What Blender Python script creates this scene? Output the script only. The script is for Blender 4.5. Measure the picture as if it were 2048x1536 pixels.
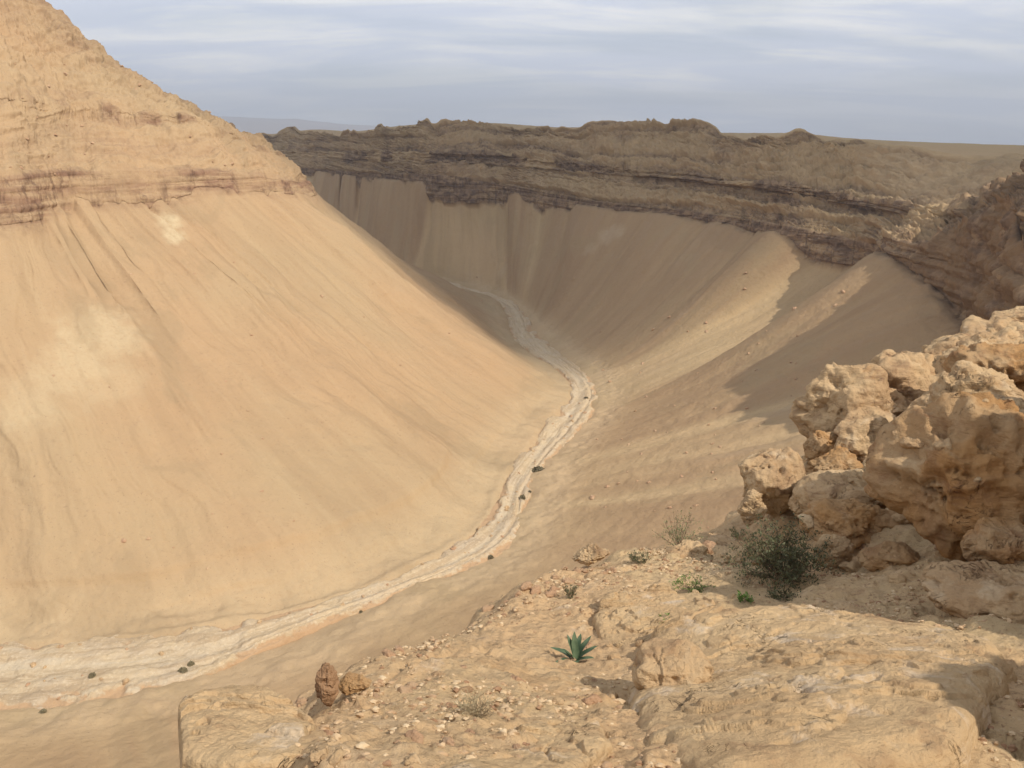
import bpy, math, random
import numpy as np
from mathutils import Vector
R = math.radians
random.seed(7)
RNG = np.random.default_rng(11)
sc = bpy.context.scene
for o in list(bpy.data.objects): bpy.data.objects.remove(o)
COL = sc.collection

# ------------------------------------------------------------------ camera
PITCH = math.atan(345/1256.)
VALLEY = math.atan(375/1256.)        # the valley floor is laid out flat and then rises by the difference away from the camera
FPX = 1256.; CU, CV = 1015., 865.
cam_d = bpy.data.cameras.new('camera'); cam = bpy.data.objects.new('camera', cam_d); COL.objects.link(cam)
cam.location = (0, 0, 0); cam.rotation_euler = (R(90)-PITCH, 0, 0)
cam_d.sensor_width = 36; cam_d.lens = 36*FPX/1450      # the landscape is 1450 of the 2048 pixels wide
cam_d.clip_start = .1; cam_d.clip_end = 60000
sc.camera = cam
# ------------------------------------------------------------------ sun, sky, exposure
SUN = Vector((.58, -.45, .72)).normalized()
sun_d = bpy.data.lights.new('sun', 'SUN'); sun = bpy.data.objects.new('sun', sun_d); COL.objects.link(sun)
sun.rotation_euler = SUN.to_track_quat('Z', 'Y').to_euler(); sun_d.energy = 4.4; sun_d.angle = R(.5); sun_d.color = (1, .93, .82)
W = bpy.data.worlds.new('World'); sc.world = W; W.use_nodes = True
sc.view_settings.view_transform = 'Standard'; sc.view_settings.look = 'None'
sc.view_settings.exposure = 0.0; sc.view_settings.gamma = 1

class NT:
    def __init__(s, tree): s.t = tree; s.n = tree.nodes; s.l = tree.links
    def node(s, typ, ins=None, **kw):
        n = s.n.new(typ)
        for k, v in kw.items(): setattr(n, k, v)
        for k, v in (ins or {}).items(): s.put(n.inputs[k], v)
        return n
    def put(s, sock, v):
        if isinstance(v, bpy.types.NodeSocket): s.l.new(v, sock)
        elif isinstance(v, (tuple, list)) and len(v) == 3 and sock.type == 'RGBA': sock.default_value = (*v, 1)
        else: sock.default_value = v
    def noise(s, vec, scale, detail=5, rough=.55, dist=0):
        return s.node('ShaderNodeTexNoise', {'Vector': vec, 'Scale': scale, 'Detail': detail, 'Roughness': rough, 'Distortion': dist}).outputs[0]
    def mapping(s, vec, scale=(1, 1, 1), rot=(0, 0, 0), loc=(0, 0, 0)):
        return s.node('ShaderNodeMapping', {'Vector': vec, 'Scale': scale, 'Rotation': rot, 'Location': loc}).outputs[0]
    def ramp(s, f, a, b, lo=0., hi=1.):
        return s.node('ShaderNodeMapRange', {'Value': f, 'From Min': a, 'From Max': b, 'To Min': lo, 'To Max': hi}, interpolation_type='SMOOTHSTEP').outputs[0]
    def mix(s, f, a, b, mode='MIX'):
        n = s.node('ShaderNodeMix', data_type='RGBA', blend_type=mode)
        s.put(n.inputs[0], f); s.put(n.inputs[6], a); s.put(n.inputs[7], b); return n.outputs[2]
    def math(s, op, a, b=0.):
        n = s.node('ShaderNodeMath', operation=op); s.put(n.inputs[0], a); s.put(n.inputs[1], b); return n.outputs[0]
    def bump(s, h, dist, strength=1., normal=None):
        n = s.node('ShaderNodeBump', {'Height': h, 'Distance': dist, 'Strength': strength})
        if normal is not None: s.put(n.inputs['Normal'], normal)
        return n.outputs[0]

w = NT(W.node_tree); w.n.clear()
sky = w.node('ShaderNodeTexSky', sky_type='NISHITA', sun_disc=False, sun_elevation=math.asin(SUN.z),
             sun_rotation=math.atan2(SUN.x, SUN.y), altitude=400, air_density=1.0, dust_density=1.2, ozone_density=1.0)
tc = w.node('ShaderNodeTexCoord').outputs['Generated']
sx = w.node('ShaderNodeSeparateXYZ', {0: tc})
zc = w.math('ADD', w.math('ABSOLUTE', sx.outputs[2]), .16)          # project onto a cloud layer
pv = w.node('ShaderNodeCombineXYZ', {0: w.math('DIVIDE', sx.outputs[0], zc), 1: w.math('DIVIDE', sx.outputs[1], zc), 2: 0.}).outputs[0]
c1 = w.noise(w.mapping(pv, (.5, .95, 1), rot=(0, 0, .25)), 1.0, 7, .55, .5)
c2 = w.noise(w.mapping(pv, (.8, 2.0, 1), rot=(0, 0, -.12)), 1.3, 6, .55, .5)
cover = w.ramp(c1, .36, .60, .62, .98)
bright = w.ramp(c2, .40, .66)
ccol = w.mix(bright, (9.0, 9.6, 11.0), (13.0, 12.8, 12.5))
skyc = w.mix(cover, sky.outputs[0], ccol)
bg = w.node('ShaderNodeBackground', {'Color': skyc, 'Strength': .1})
w.l.new(bg.outputs[0], w.node('ShaderNodeOutputWorld').inputs[0])

# ------------------------------------------------------------------ noise in numpy
def _h(ix, iy, iz, seed):
    n = (ix.astype(np.int64)*374761393 + iy.astype(np.int64)*668265263 + iz.astype(np.int64)*2147483647 + seed*1274126177) & 0xffffffff
    n = ((n ^ (n >> 13))*1274126177) & 0xffffffff
    n = ((n ^ (n >> 16))*2246822519) & 0xffffffff
    return ((n ^ (n >> 15)) & 0xffffff)/float(0xffffff)
def vnoise(p, seed=0):
    i = np.floor(p).astype(np.int64); f = p-i; f = f*f*f*(f*(f*6-15)+10)
    r = 0
    for dx in (0, 1):
        for dy in (0, 1):
            for dz in (0, 1):
                wgt = (f[..., 0] if dx else 1-f[..., 0])*(f[..., 1] if dy else 1-f[..., 1])*(f[..., 2] if dz else 1-f[..., 2])
                r = r+wgt*_h(i[..., 0]+dx, i[..., 1]+dy, i[..., 2]+dz, seed)
    return r*2-1
def fbm(p, oct=5, seed=0, gain=.5, ridge=False):
    a, s, r = 1., 0., 0.
    for k in range(oct):
        v = vnoise(p*(2.03**k)+k*17.3, seed+k)
        if ridge: v = 1-2*np.abs(v)
        r = r+a*v; s += a; a *= gain
    return r/s
def worley(p, seed=0):
    """distance to nearest and second nearest jittered point, and a random value per cell"""
    i = np.floor(p).astype(np.int64)
    d1 = np.full(p.shape[:-1], 9.); d2 = d1.copy(); idv = np.zeros(p.shape[:-1])
    for dx in (-1, 0, 1):
        for dy in (-1, 0, 1):
            for dz in (-1, 0, 1):
                cx, cy, cz = i[..., 0]+dx, i[..., 1]+dy, i[..., 2]+dz
                q = [cx+_h(cx, cy, cz, seed+1), cy+_h(cx, cy, cz, seed+2), cz+_h(cx, cy, cz, seed+3)]
                d = np.sqrt((q[0]-p[..., 0])**2+(q[1]-p[..., 1])**2+(q[2]-p[..., 2])**2)
                v = _h(cx, cy, cz, seed+4)
                near = d < d1
                d2 = np.where(near, d1, np.minimum(d2, d)); idv = np.where(near, v, idv); d1 = np.where(near, d, d1)
    return d1, d2, idv
def v3(x, y, z=0.):
    x = np.asarray(x, float); return np.stack(np.broadcast_arrays(x, y, z), -1).astype(float)
def smooth(a, b, x):
    t = np.clip((x-a)/(b-a), 0, 1); return t*t*(3-2*t)

# pixel (of the 2048 px photograph) -> point at forward distance t, or on the level z
SP, CP = math.sin(VALLEY), math.cos(VALLEY)
def ray(u, v):
    dx = (u-CU)/FPX; dy = -(v-CV)/FPX
    return np.array([dx, CP+dy*SP, -SP+dy*CP])
def at(u, v, t): return ray(u, v)*t
def onz(u, v, z): r = ray(u, v); return r*(z/r[2])

# ------------------------------------------------------------------ object helpers
def tag(o, label=None, cat=None, group=None, kind=None):
    for k, x in (('label', label), ('category', cat), ('group', group), ('kind', kind)):
        if x: o[k] = x
    return o
TILT = VALLEY-PITCH
def tilt(P):
    P = np.asarray(P, float); c, s_ = math.cos(TILT), math.sin(TILT)
    return np.stack([P[..., 0], P[..., 1]*c-P[..., 2]*s_, P[..., 1]*s_+P[..., 2]*c], -1)
def mesh_from(name, verts, faces, mat, attrs=None, uv=None, flat=False, parent=None, tilted=False):
    me = bpy.data.meshes.new(name)
    if tilted: verts = tilt(verts)
    verts = np.asarray(verts, np.float32).reshape(-1, 3); faces = np.asarray(faces, np.int32)
    k = faces.shape[1]
    me.vertices.add(len(verts)); me.vertices.foreach_set('co', verts.ravel())
    me.loops.add(faces.size); me.loops.foreach_set('vertex_index', faces.ravel())
    me.polygons.add(len(faces)); me.polygons.foreach_set('loop_start', np.arange(0, faces.size, k, dtype=np.int32))
    me.polygons.foreach_set('loop_total', np.full(len(faces), k, np.int32))
    me.update(calc_edges=True)
    me.polygons.foreach_set('use_smooth', np.full(len(faces), not flat, bool))
    for an, av in (attrs or {}).items():
        a = me.attributes.new(an, 'FLOAT', 'POINT'); a.data.foreach_set('value', np.asarray(av, np.float32).ravel())
    if uv is not None:
        a = me.attributes.new('slope', 'FLOAT_VECTOR', 'POINT'); a.data.foreach_set('vector', np.asarray(uv, np.float32).ravel())
    me.materials.append(mat)
    o = bpy.data.objects.new(name, me); COL.objects.link(o)
    if parent: o.parent = parent
    return o
def grid_faces(n, m, flip=False):
    i = np.arange(n*m).reshape(n, m)
    a, b, c, d = i[:-1, :-1], i[1:, :-1], i[1:, 1:], i[:-1, 1:]
    f = np.stack([a, b, c, d] if not flip else [a, d, c, b], -1).reshape(-1, 4)
    return f
def spline(ctrl, counts):
    """ctrl (k, ..., 3) -> smooth points, counts[i] samples on span i"""
    ctrl = np.asarray(ctrl, float); k = len(ctrl)
    par = np.concatenate([[0], np.cumsum(np.linalg.norm(np.diff(ctrl[:, 0, :2], axis=0), axis=1)**.5+1e-6+np.linalg.norm(np.diff(ctrl[:, -1, :2], axis=0), axis=1)**.5)])
    m = np.zeros_like(ctrl)
    for i in range(k):
        if i == 0: m[i] = (ctrl[1]-ctrl[0])/(par[1]-par[0])
        elif i == k-1: m[i] = (ctrl[-1]-ctrl[-2])/(par[-1]-par[-2])
        else:
            h0, h1 = par[i]-par[i-1], par[i+1]-par[i]
            m[i] = ((ctrl[i]-ctrl[i-1])/h0*h1+(ctrl[i+1]-ctrl[i])/h1*h0)/(h0+h1)
    out = []
    for i in range(k-1):
        h = par[i+1]-par[i]; t = np.linspace(0, 1, counts[i], endpoint=(i == k-2))
        t = t.reshape((-1,)+(1,)*(ctrl.ndim-1))
        out.append((2*t**3-3*t**2+1)*ctrl[i]+(t**3-2*t**2+t)*h*m[i]+(-2*t**3+3*t**2)*ctrl[i+1]+(t**3-t**2)*h*m[i+1])
    return np.concatenate(out)
def loft(ctrl, counts, rows, power=None):
    """ctrl: columns x rows x 3.  returns P (n, m, 3), rowpos (m,) fractional row index"""
    C = spline(ctrl, counts); nr = C.shape[1]
    P, rp = [], []
    for j in range(nr-1):
        t = np.linspace(0, 1, rows[j], endpoint=(j == nr-2))
        a, b = C[:, j], C[:, j+1]
        tt = t[None, :, None]
        q = a[:, None]*(1-tt)+b[:, None]*tt
        if power and power[j] != 1:
            q[..., 2] = a[:, None, 2]+(b-a)[:, None, 2]*(t[None, :]**power[j])
        P.append(q); rp.append(j+t)
    return np.concatenate(P, 1), np.concatenate(rp)
def talus_fans(P, rp, ch):
    """scree climbs the cliff foot by the share ch (per column) of the cliff's height"""
    i3 = int(np.argmin(np.abs(rp-3))); i4 = int(np.argmin(np.abs(rp-4))); CB, CT = P[:, i3].copy(), P[:, i4].copy()
    up_ = (CT-CB)*ch[:, None]; t = np.clip(rp-2, 0, 1)**2.2
    m = (rp >= 2) & (rp < 3)
    P[:, m] += up_[:, None]*t[m][None, :, None]
    m = (rp >= 3) & (rp < 4); f = (rp[m]-3)[None, :, None]
    P[:, m] = (CB+up_)[:, None]*(1-f)+CT[:, None]*f
    return P
def gnormal(P):
    du = np.gradient(P, axis=0); dv = np.gradient(P, axis=1)
    n = np.cross(du, dv); n /= np.linalg.norm(n, axis=-1, keepdims=True)+1e-9
    return n
def arclen(P, row):
    d = np.linalg.norm(np.diff(P[:, row, :2], axis=0), axis=1); return np.concatenate([[0], np.cumsum(d)])

# ------------------------------------------------------------------ materials
def new_mat(name, rough=.95):
    m = bpy.data.materials.new(name); m.use_nodes = True; nt = NT(m.node_tree); nt.n.clear()
    b = nt.node('ShaderNodeBsdfPrincipled', {'Roughness': rough, 'Specular IOR Level': .12})
    nt.l.new(b.outputs[0], nt.node('ShaderNodeOutputMaterial').inputs[0])
    return m, nt, b
def hill_material(name, sandA, sandB, rockA, rockB, pale, bump_d=.5):
    m, n, b = new_mat(name)
    pos = n.node('ShaderNodeNewGeometry').outputs['Position']
    sl = n.node('ShaderNodeAttribute', attribute_name='slope').outputs['Vector']
    rock = n.node('ShaderNodeAttribute', attribute_name='rock').outputs['Fac']
    pl = n.node('ShaderNodeAttribute', attribute_name='pale').outputs['Fac']
    streak = n.noise(n.mapping(sl, (.16, .014, 1)), 1., 5, .55, .6)
    streak2 = n.noise(n.mapping(sl, (.6, .03, 1)), 1., 5, .6, .5)
    big = n.noise(pos, .018, 4, .5)
    fine = n.noise(pos, .9, 6, .65); speck = n.noise(pos, 2.2, 3, .6)
    sand = n.mix(n.ramp(big, .35, .68), sandA, sandB)
    sand = n.mix(n.ramp(streak, .42, .70, 0, .34), sand, tuple(c*.72 for c in sandA))
    sand = n.mix(n.ramp(streak2, .5, .75, 0, .12), sand, pale)
    sand = n.mix(n.ramp(fine, .56, .8, 0, .35), sand, tuple(c*.55 for c in rockA))
    sand = n.mix(n.math('MULTIPLY', n.node('ShaderNodeAttribute', attribute_name='tone').outputs['Fac'], .75), sand, tuple(c*k for c, k in zip(sandA, (.62, .56, .56))))
    sand = n.mix(n.math('MULTIPLY', pl, n.ramp(fine, .25, .6, .45, 1.)), sand, pale)
    sand = n.mix(n.ramp(speck, .64, .72, 0, .5), sand, tuple(c*.6 for c in rockA))
    slump = n.noise(n.mapping(sl, (.035, .02, 1), rot=(0, 0, .5)), 1., 6, .6, 1.)
    sand = n.mix(n.ramp(slump, .52, .62, 0, .42), sand, tuple(c*.78 for c in sandB))
    # strata of the rock: bands along z, disturbed
    sz = n.mapping(pos, (.03, .03, .40))
    band = n.noise(sz, 1., 6, .65, .9)
    blot = n.noise(n.mapping(pos, (.22, .22, .3)), 1., 6, .65, .4)
    rk = n.mix(n.ramp(band, .36, .66), rockA, rockB)
    blot2 = n.noise(n.mapping(pos, (.07, .07, .22)), 1., 6, .7, .4)
    rk = n.mix(n.ramp(blot, .4, .72, 0, .7), rk, tuple(c*.45 for c in rockA))
    rk = n.mix(n.ramp(blot2, .50, .64, 0, .5), rk, tuple(c*1.0 for c in sandA))
    rk = n.mix(n.ramp(blot, .55, .3, 0, .35), rk, sandB)
    col = n.mix(rock, sand, rk)
    n.put(b.inputs['Base Color'], col)
    jt = n.noise(n.mapping(pos, (.42, .42, .05)), 1., 5, .65, .3); col = n.mix(n.math('MULTIPLY', rock, n.ramp(jt, .53, .66, 0, .65)), col, tuple(c*.4 for c in rockA))
    oc = n.node('ShaderNodeAttribute', attribute_name='ochre_shade').outputs['Fac']
    col = n.mix(n.math('MULTIPLY', oc, n.ramp(n.noise(n.mapping(pos, (.1, .1, .03)), 1., 5, .6, .5), .35, .55, .1, .85)), col, (.25, .155, .08))  # ochre rock colour, darkened to put the buttress's shade into it
    n.put(b.inputs['Base Color'], col)
    h = n.math('ADD', n.math('MULTIPLY', fine, .6), n.math('MULTIPLY', n.math('MULTIPLY', blot, rock), 3.))
    vor = n.node('ShaderNodeTexVoronoi', {'Vector': pos, 'Scale': .8}, feature='F1').outputs[0]
    h = n.math('ADD', h, n.math('MULTIPLY', vor, .25))
    n.put(b.inputs['Normal'], n.bump(h, bump_d, .7))
    return m
M_left = hill_material('sunlit_sandstone_slope', (.44, .29, .16), (.425, .30, .17), (.25, .135, .085), (.45, .31, .18), (.56, .44, .27))
M_right = hill_material('brown_sandstone_slope', (.50, .345, .19), (.48, .345, .19), (.19, .12, .078), (.29, .19, .12), (.50, .38, .25))

def foreground_material():
    m, n, b = new_mat('pale_limestone_ground')
    pos = n.node('ShaderNodeNewGeometry').outputs['Position']
    rock = n.node('ShaderNodeAttribute', attribute_name='rock').outputs['Fac']
    big = n.noise(pos, .5, 4, .5); mid = n.noise(pos, 2.6, 6, .6, .3); fine = n.noise(pos, 14, 7, .7)
    sand = n.mix(n.ramp(big, .38, .64), (.56, .375, .205), (.54, .39, .215))
    sand = n.mix(n.ramp(mid, .5, .7, 0, .45), sand, (.62, .45, .28))
    sand = n.mix(n.ramp(mid, .45, .25, 0, .5), sand, (.36, .21, .12))
    sand = n.mix(n.ramp(fine, .54, .68, 0, .75), sand, (.27, .16, .09))
    f3 = n.noise(pos, 38, 5, .7); sand = n.mix(n.ramp(f3, .56, .68, 0, .6), sand, (.30, .19, .11))
    sand = n.mix(n.ramp(fine, .44, .28, 0, .4), sand, (.66, .52, .36))
    rk = n.mix(n.ramp(mid, .35, .65), (.56, .40, .23), (.50, .32, .165))
    wh = n.noise(pos, 1.3, 5, .7)
    rk = n.mix(n.ramp(wh, .60, .70, 0, .6), rk, (.70, .60, .48))
    rk = n.mix(n.ramp(fine, .58, .78, 0, .5), rk, (.30, .17, .09))
    n.put(b.inputs['Base Color'], n.mix(rock, sand, rk))
    vor = n.node('ShaderNodeTexVoronoi', {'Vector': pos, 'Scale': 11.}, feature='F1').outputs[0]
    h = n.math('ADD', n.math('ADD', n.math('MULTIPLY', fine, 1.4), n.math('MULTIPLY', mid, 1.6)), n.math('MULTIPLY', vor, .9))
    n.put(b.inputs['Normal'], n.bump(h, .035, .9))
    return m
M_fore = foreground_material()
def boulder_material(name, a, c, dark, light):
    m, n, b = new_mat(name)
    pos = n.node('ShaderNodeNewGeometry').outputs['Position']
    mid = n.noise(pos, 2.2, 6, .62, .5); fine = n.noise(pos, 13, 7, .7); big = n.noise(pos, .9, 3, .5, .5)
    col = n.mix(n.ramp(big, .38, .62), a, c)
    col = n.mix(n.ramp(mid, .52, .7, 0, .6), col, dark)
    col = n.mix(n.ramp(mid, .46, .3, 0, .55), col, light)
    col = n.mix(n.ramp(fine, .56, .76, 0, .5), col, tuple(x*.7 for x in dark))
    n.put(b.inputs['Base Color'], col)
    bed = n.noise(n.mapping(pos, (1.1, 1.1, 9.), rot=(.12, .08, 0)), 1., 5, .7, .5); crk = n.noise(n.mapping(pos, (2.2, 2.2, 1.6)), 1., 4, .6, 1.6)
    crl = n.math('MULTIPLY', n.ramp(n.math('ABSOLUTE', n.math('SUBTRACT', crk, .5)), .009, .0, 0, 1), n.ramp(n.noise(pos, 1.7, 3, .5), .52, .62))
    col = n.mix(n.ramp(bed, .56, .66, 0, .5), col, dark); col = n.mix(n.math('MULTIPLY', crl, .55), col, tuple(x*.7 for x in dark)); n.put(b.inputs['Base Color'], col)
    h = n.math('ADD', n.math('ADD', fine, n.math('MULTIPLY', mid, 1.8)), n.math('SUBTRACT', n.math('MULTIPLY', bed, -1.0), crl))
    n.put(b.inputs['Normal'], n.bump(h, .05, .9))
    return m
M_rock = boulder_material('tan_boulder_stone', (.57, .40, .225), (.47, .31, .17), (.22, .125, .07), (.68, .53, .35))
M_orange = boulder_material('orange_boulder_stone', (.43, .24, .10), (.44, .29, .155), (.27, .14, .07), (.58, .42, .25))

# ------------------------------------------------------------------ dry riverbed (wadi)
WL = [(-420, 150), (-230, 160), (-150, 156), (-99, 152), (-80, 153), (-60, 159), (-36, 171.6), (-22, 182), (-11, 198), (-4, 218), (-1, 239), (5, 260), (11, 281), (22, 317), (20, 345), (8, 379), (0, 412), (-3, 459), (-13, 507), (-60, 560), (-180, 680), (-400, 850)]
WR = [(-420, 122), (-230, 126), (-150, 131), (-90, 133), (-76, 135.5), (-62, 140), (-44, 157), (-26, 171), (-5, 190), (2, 205), (3.5, 222), (9, 245), (20, 276), (31, 312), (31, 337), (21, 374), (11, 418), (7, 461), (-3, 500), (-48, 566), (-170, 690), (-390, 862)]
CN = [30, 30, 40, 40, 50, 70, 70, 70, 70, 60, 60, 60, 70, 60, 60, 60, 60, 50, 40, 40, 30]
wl = np.array([(x, y, -97.7) for x, y in WL]); wr = np.array([(x, y, -97.9) for x, y in WR])
Cw = spline(np.stack([wl, wr], 1), CN)
nm = 90; tt = np.linspace(-.35, 1.35, nm)
Pw = Cw[:, 0][:, None]*(1-tt)[None, :, None]+Cw[:, 1][:, None]*tt[None, :, None]
sw = arclen(Cw, 0)
wob = fbm(v3(sw*.045, 0*sw, 3.), 4, 5)*.16
eL = fbm(v3(sw*.05, 0*sw, 13.), 5, 6, .6)*.22; eR = fbm(v3(sw*.05, 0*sw, 23.), 5, 7, .6)*.22
ph = tt[None, :]+wob[:, None]
chan = np.exp(-((ph-.42)/.17)**2)*.9+np.exp(-((ph-.78-wob[:, None])/.07)**2)*.7
e2 = fbm(v3(Pw[..., 0]*.16, Pw[..., 1]*.16, 7), 5, 8, .6)*.48
edge = smooth(-.10, .16, tt[None, :]+eL[:, None]+e2)*smooth(1.10, .84, tt[None, :]+eR[:, None]-e2)
nz = fbm(v3(Pw[..., 0]*.35, Pw[..., 1]*.35, 0), 6, 9)
nb = fbm(v3(Pw[..., 0]*1.1, Pw[..., 1]*1.1, 4), 4, 29)
Pw[..., 2] += -.4*edge-1.5*(1-edge)-.6*smooth(.1, .5, fbm(v3(Pw[..., 0]*.1, Pw[..., 1]*.1, 2), 4, 12, .6))*edge-chan*.8*edge+nz*.30+nb*.16*edge-4*(smooth(1.08, 1.32, tt)+smooth(-.08, -.32, tt))[None, :]
m, n, b = new_mat('pale_riverbed_gravel')
pos = n.node('ShaderNodeNewGeometry').outputs['Position']
ch = n.node('ShaderNodeAttribute', attribute_name='channel').outputs['Fac']
bk = n.node('ShaderNodeAttribute', attribute_name='bank').outputs['Fac']
fine = n.noise(pos, .7, 6, .65, .5); mid = n.noise(pos, .12, 5, .6, .5)
c = n.mix(n.ramp(mid, .38, .62), (.57, .43, .265), (.54, .42, .285))
c = n.mix(n.math('MULTIPLY', ch, .5), c, (.62, .50, .34))
c = n.mix(n.ramp(fine, .55, .72, 0, .6), c, (.38, .27, .165))
grit = n.noise(pos, 1.6, 5, .75); cell = n.node('ShaderNodeTexVoronoi', {'Vector': pos, 'Scale': .9}, feature='F1').outputs[0]
patch = n.noise(n.mapping(pos, (.10, .10, .1)), 1., 6, .65, 1.2)
sl = n.node('ShaderNodeAttribute', attribute_name='slope').outputs['Vector']; braid = n.noise(n.mapping(sl, (.035, .42, 1)), 1., 6, .62, 1.4)
c = n.mix(n.ramp(braid, .50, .60, 0, .7), c, (.43, .31, .19)); c = n.mix(n.ramp(braid, .44, .36, 0, .5), c, (.60, .50, .36))
c = n.mix(n.ramp(patch, .52, .62, 0, .5), c, (.50, .37, .225))
c = n.mix(n.ramp(grit, .56, .68, 0, .5), c, (.38, .28, .17)); c = n.mix(n.ramp(grit, .44, .34, 0, .5), c, (.74, .62, .43))
c = n.mix(n.ramp(cell, .30, .10, 0, .35), c, (.72, .60, .42))
c = n.mix(n.ramp(n.math('ADD', bk, n.math('MULTIPLY', n.math('SUBTRACT', fine, .5), 1.6)), .35, .75), c, (.50, .33, .19))
n.put(b.inputs['Base Color'], c); n.put(b.inputs['Normal'], n.bump(n.math('ADD', n.math('ADD', fine, grit), n.math('MULTIPLY', cell, -.5)), .45, .7))
bank = 1-edge
tag(mesh_from('dry_riverbed', Pw, grid_faces(*Pw.shape[:2]), m, {'channel': chan, 'bank': bank}, v3(np.broadcast_to(sw[:, None], Pw.shape[:2]), np.broadcast_to(tt[None, :]*14, Pw.shape[:2]), 0), tilted=True), kind='structure')

# ------------------------------------------------------------------ left hill
def P3(x, y, z): return (x, y, z)
L = []   # rows: below wadi, wadi edge, bank top, cliff base, cliff top, ledge base, ledge top, upper, crest, behind crest (for left columns the same line)
def lcol(Wp, CB, CT, T1, T2, U, CR):
    Wp = np.array([*Wp, -99.]); d = np.array([CB[0], CB[1]])-Wp[:2]; d = d/np.linalg.norm(d)
    below = Wp+np.array([*(-d*7), -4]); bank = Wp+np.array([*(d*7), 2.6])
    L.append([below, Wp, bank, CB, CT, T1, T2, U, CR])
lcol((-420, 150), (-440, 262, -28), (-441, 265, -15), (-446, 290, 8), (-446, 292, 11), (-450, 330, 36), (-455, 370, 60))
lcol((-230, 160), (-262, 238, -28), (-263, 242, -15), (-268, 268, 8), (-268, 270, 11), (-285, 306, 36), (-300, 350, 68))
lcol((-150, 156), (-190, 236, -28), (-191, 240, -15), (-198, 268, 8), (-198, 270, 11), (-215, 306, 38), (-245, 348, 78))
lcol((-99, 152), (-158, 238, -29), (-159, 242, -16), (-168, 269, 7), (-169, 271, 10), (-192, 303, 35), (-225, 346, 73))
lcol((-80, 153), (-138, 244, -28), (-140, 248, -16), (-150, 273, 4), (-151, 275, 7), (-176, 307, 33), (-210, 345, 73))
lcol((-60, 159), (-134, 272, -28), (-136, 275, -15), (-144, 297, 1.5), (-145, 299, 4.5), (-168, 322, 28), (-196, 346, 62))
lcol((-36, 171.6), (-118, 284, -28), (-120, 287, -15.6), (-134, 307, 0), (-135, 309, 3), (-156, 328, 22), (-180, 347, 49))
lcol((-11, 198), (-105, 297, -28), (-107, 300, -16.5), (-122, 319, 0), (-123, 321, 2.5), (-140, 335, 15), (-158, 348, 32))
lcol((-1, 239), (-93, 309, -28), (-95, 312, -18), (-111, 329, -2), (-112, 330, 0), (-124, 340, 7), (-137, 348, 14))
lcol((11, 281), (-84, 321, -28), (-86, 323, -20), (-102, 336, -6), (-103, 337, -4.5), (-112, 343, 0), (-120, 348, 4))
lcol((22, 317), (-77, 333, -28), (-79, 334, -22), (-93, 342, -11), (-94, 342.5, -9.8), (-101, 346, -5), (-109, 349, -1))
lcol((20, 345), (-75, 346, -28), (-78, 346, -23), (-88, 348, -14), (-89, 348, -13), (-95, 350, -9), (-101, 351, -5))
lcol((8, 379), (-80, 362, -28), (-83, 360, -22), (-94, 356, -13), (-95, 356, -12), (-99, 354, -8), (-104.5, 350, -3.7))
lcol((0, 412), (-90, 382, -28), (-93, 379, -20), (-107, 368, -7), (-108, 367, -6), (-113, 361, -2), (-119, 348.2, 2.8))
lcol((-3, 459), (-108, 404, -28), (-111, 401, -19), (-122, 386, -4), (-123, 385, -2), (-132, 370, 6), (-141, 347.6, 15.5))
lcol((-13, 507), (-138, 430, -28), (-141, 427, -18), (-150, 408, 0), (-151, 406, 2), (-162, 380, 20), (-171, 347, 40))
lcol((-60, 560), (-190, 470, -28), (-193, 467, -18), (-198, 440, 2), (-199, 438, 5), (-205, 400, 30), (-211, 345, 70))
lcol((-180, 680), (-290, 560, -28), (-292, 557, -18), (-294, 520, 5), (-294, 518, 8), (-296, 440, 36), (-300, 350, 66))
lcol((-400, 850), (-470, 700, -28), (-470, 696, -18), (-468, 640, 5), (-468, 636, 8), (-462, 500, 40), (-455, 370, 59.4))
cn = [30, 60, 80, 90, 100, 110, 110, 110, 110, 110, 90, 70, 70, 70, 60, 40, 30, 20]
LO = [[np.array(q, float) for q in c] for c in L]
for i_, f in ((4, 3.6), (5, 4.2), (6, 4.9), (7, 5.6), (8, 6.6), (9, 8.0), (10, 9.7)):
    a = int(f); f -= a
    for j in range(3, 9): L[i_][j] = LO[a][j]*(1-f)+LO[min(a+1, len(LO)-1)][j]*f
    Wp, cb = LO[i_][1], L[i_][3]; d = (cb-Wp)[:2]; d /= np.linalg.norm(d)
    L[i_][0] = Wp+np.array([*(-d*7), -4]); L[i_][2] = Wp+np.array([*(d*7), 2.6])
P, rp = loft(L, cn, [4, 10, 230, 50, 90, 14, 80, 90], [1, .6, 1.12, 1, 1, 1, 1, 1])
s_ = arclen(P, 180); P = talus_fans(P, rp, np.clip(fbm(v3(s_*.05, 0*s_, 8), 4, 66, .6)*1.2+.05, 0, .55))
s = arclen(P, 180)[:, None]; rr = rp[None, :]
dn = np.cumsum(np.linalg.norm(np.diff(P, axis=1, prepend=P[:, :1]), axis=-1), 1)
tal = np.clip((rr-2), 0, 1)*(rr < 3)+(rr >= 3)                 # 0 at wadi .. 1 cliff base
inT = smooth(1.6, 2.1, rr)*smooth(3.0, 2.93, rr)
cl = smooth(2.955, 3.02, rr)*smooth(4.15, 3.97, rr)
up = smooth(4., 4.1, rr)
crestw = smooth(8., 7.4, rr)
S = np.broadcast_to(s, P.shape[:2])
N = gnormal(P); N *= np.sign(N[..., 2:3].mean())
X, Y, Z = P[..., 0], P[..., 1], P[..., 2]
gul = fbm(v3(S*.05+fbm(v3(S*.02, dn*.012, 1), 3, 3)*1.2, dn*.006, 0), 3, 41)
gul2 = fbm(v3(S*.16+fbm(v3(S*.03, dn*.03, 1), 3, 4)*1.5, dn*.012, 0), 4, 43)
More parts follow.
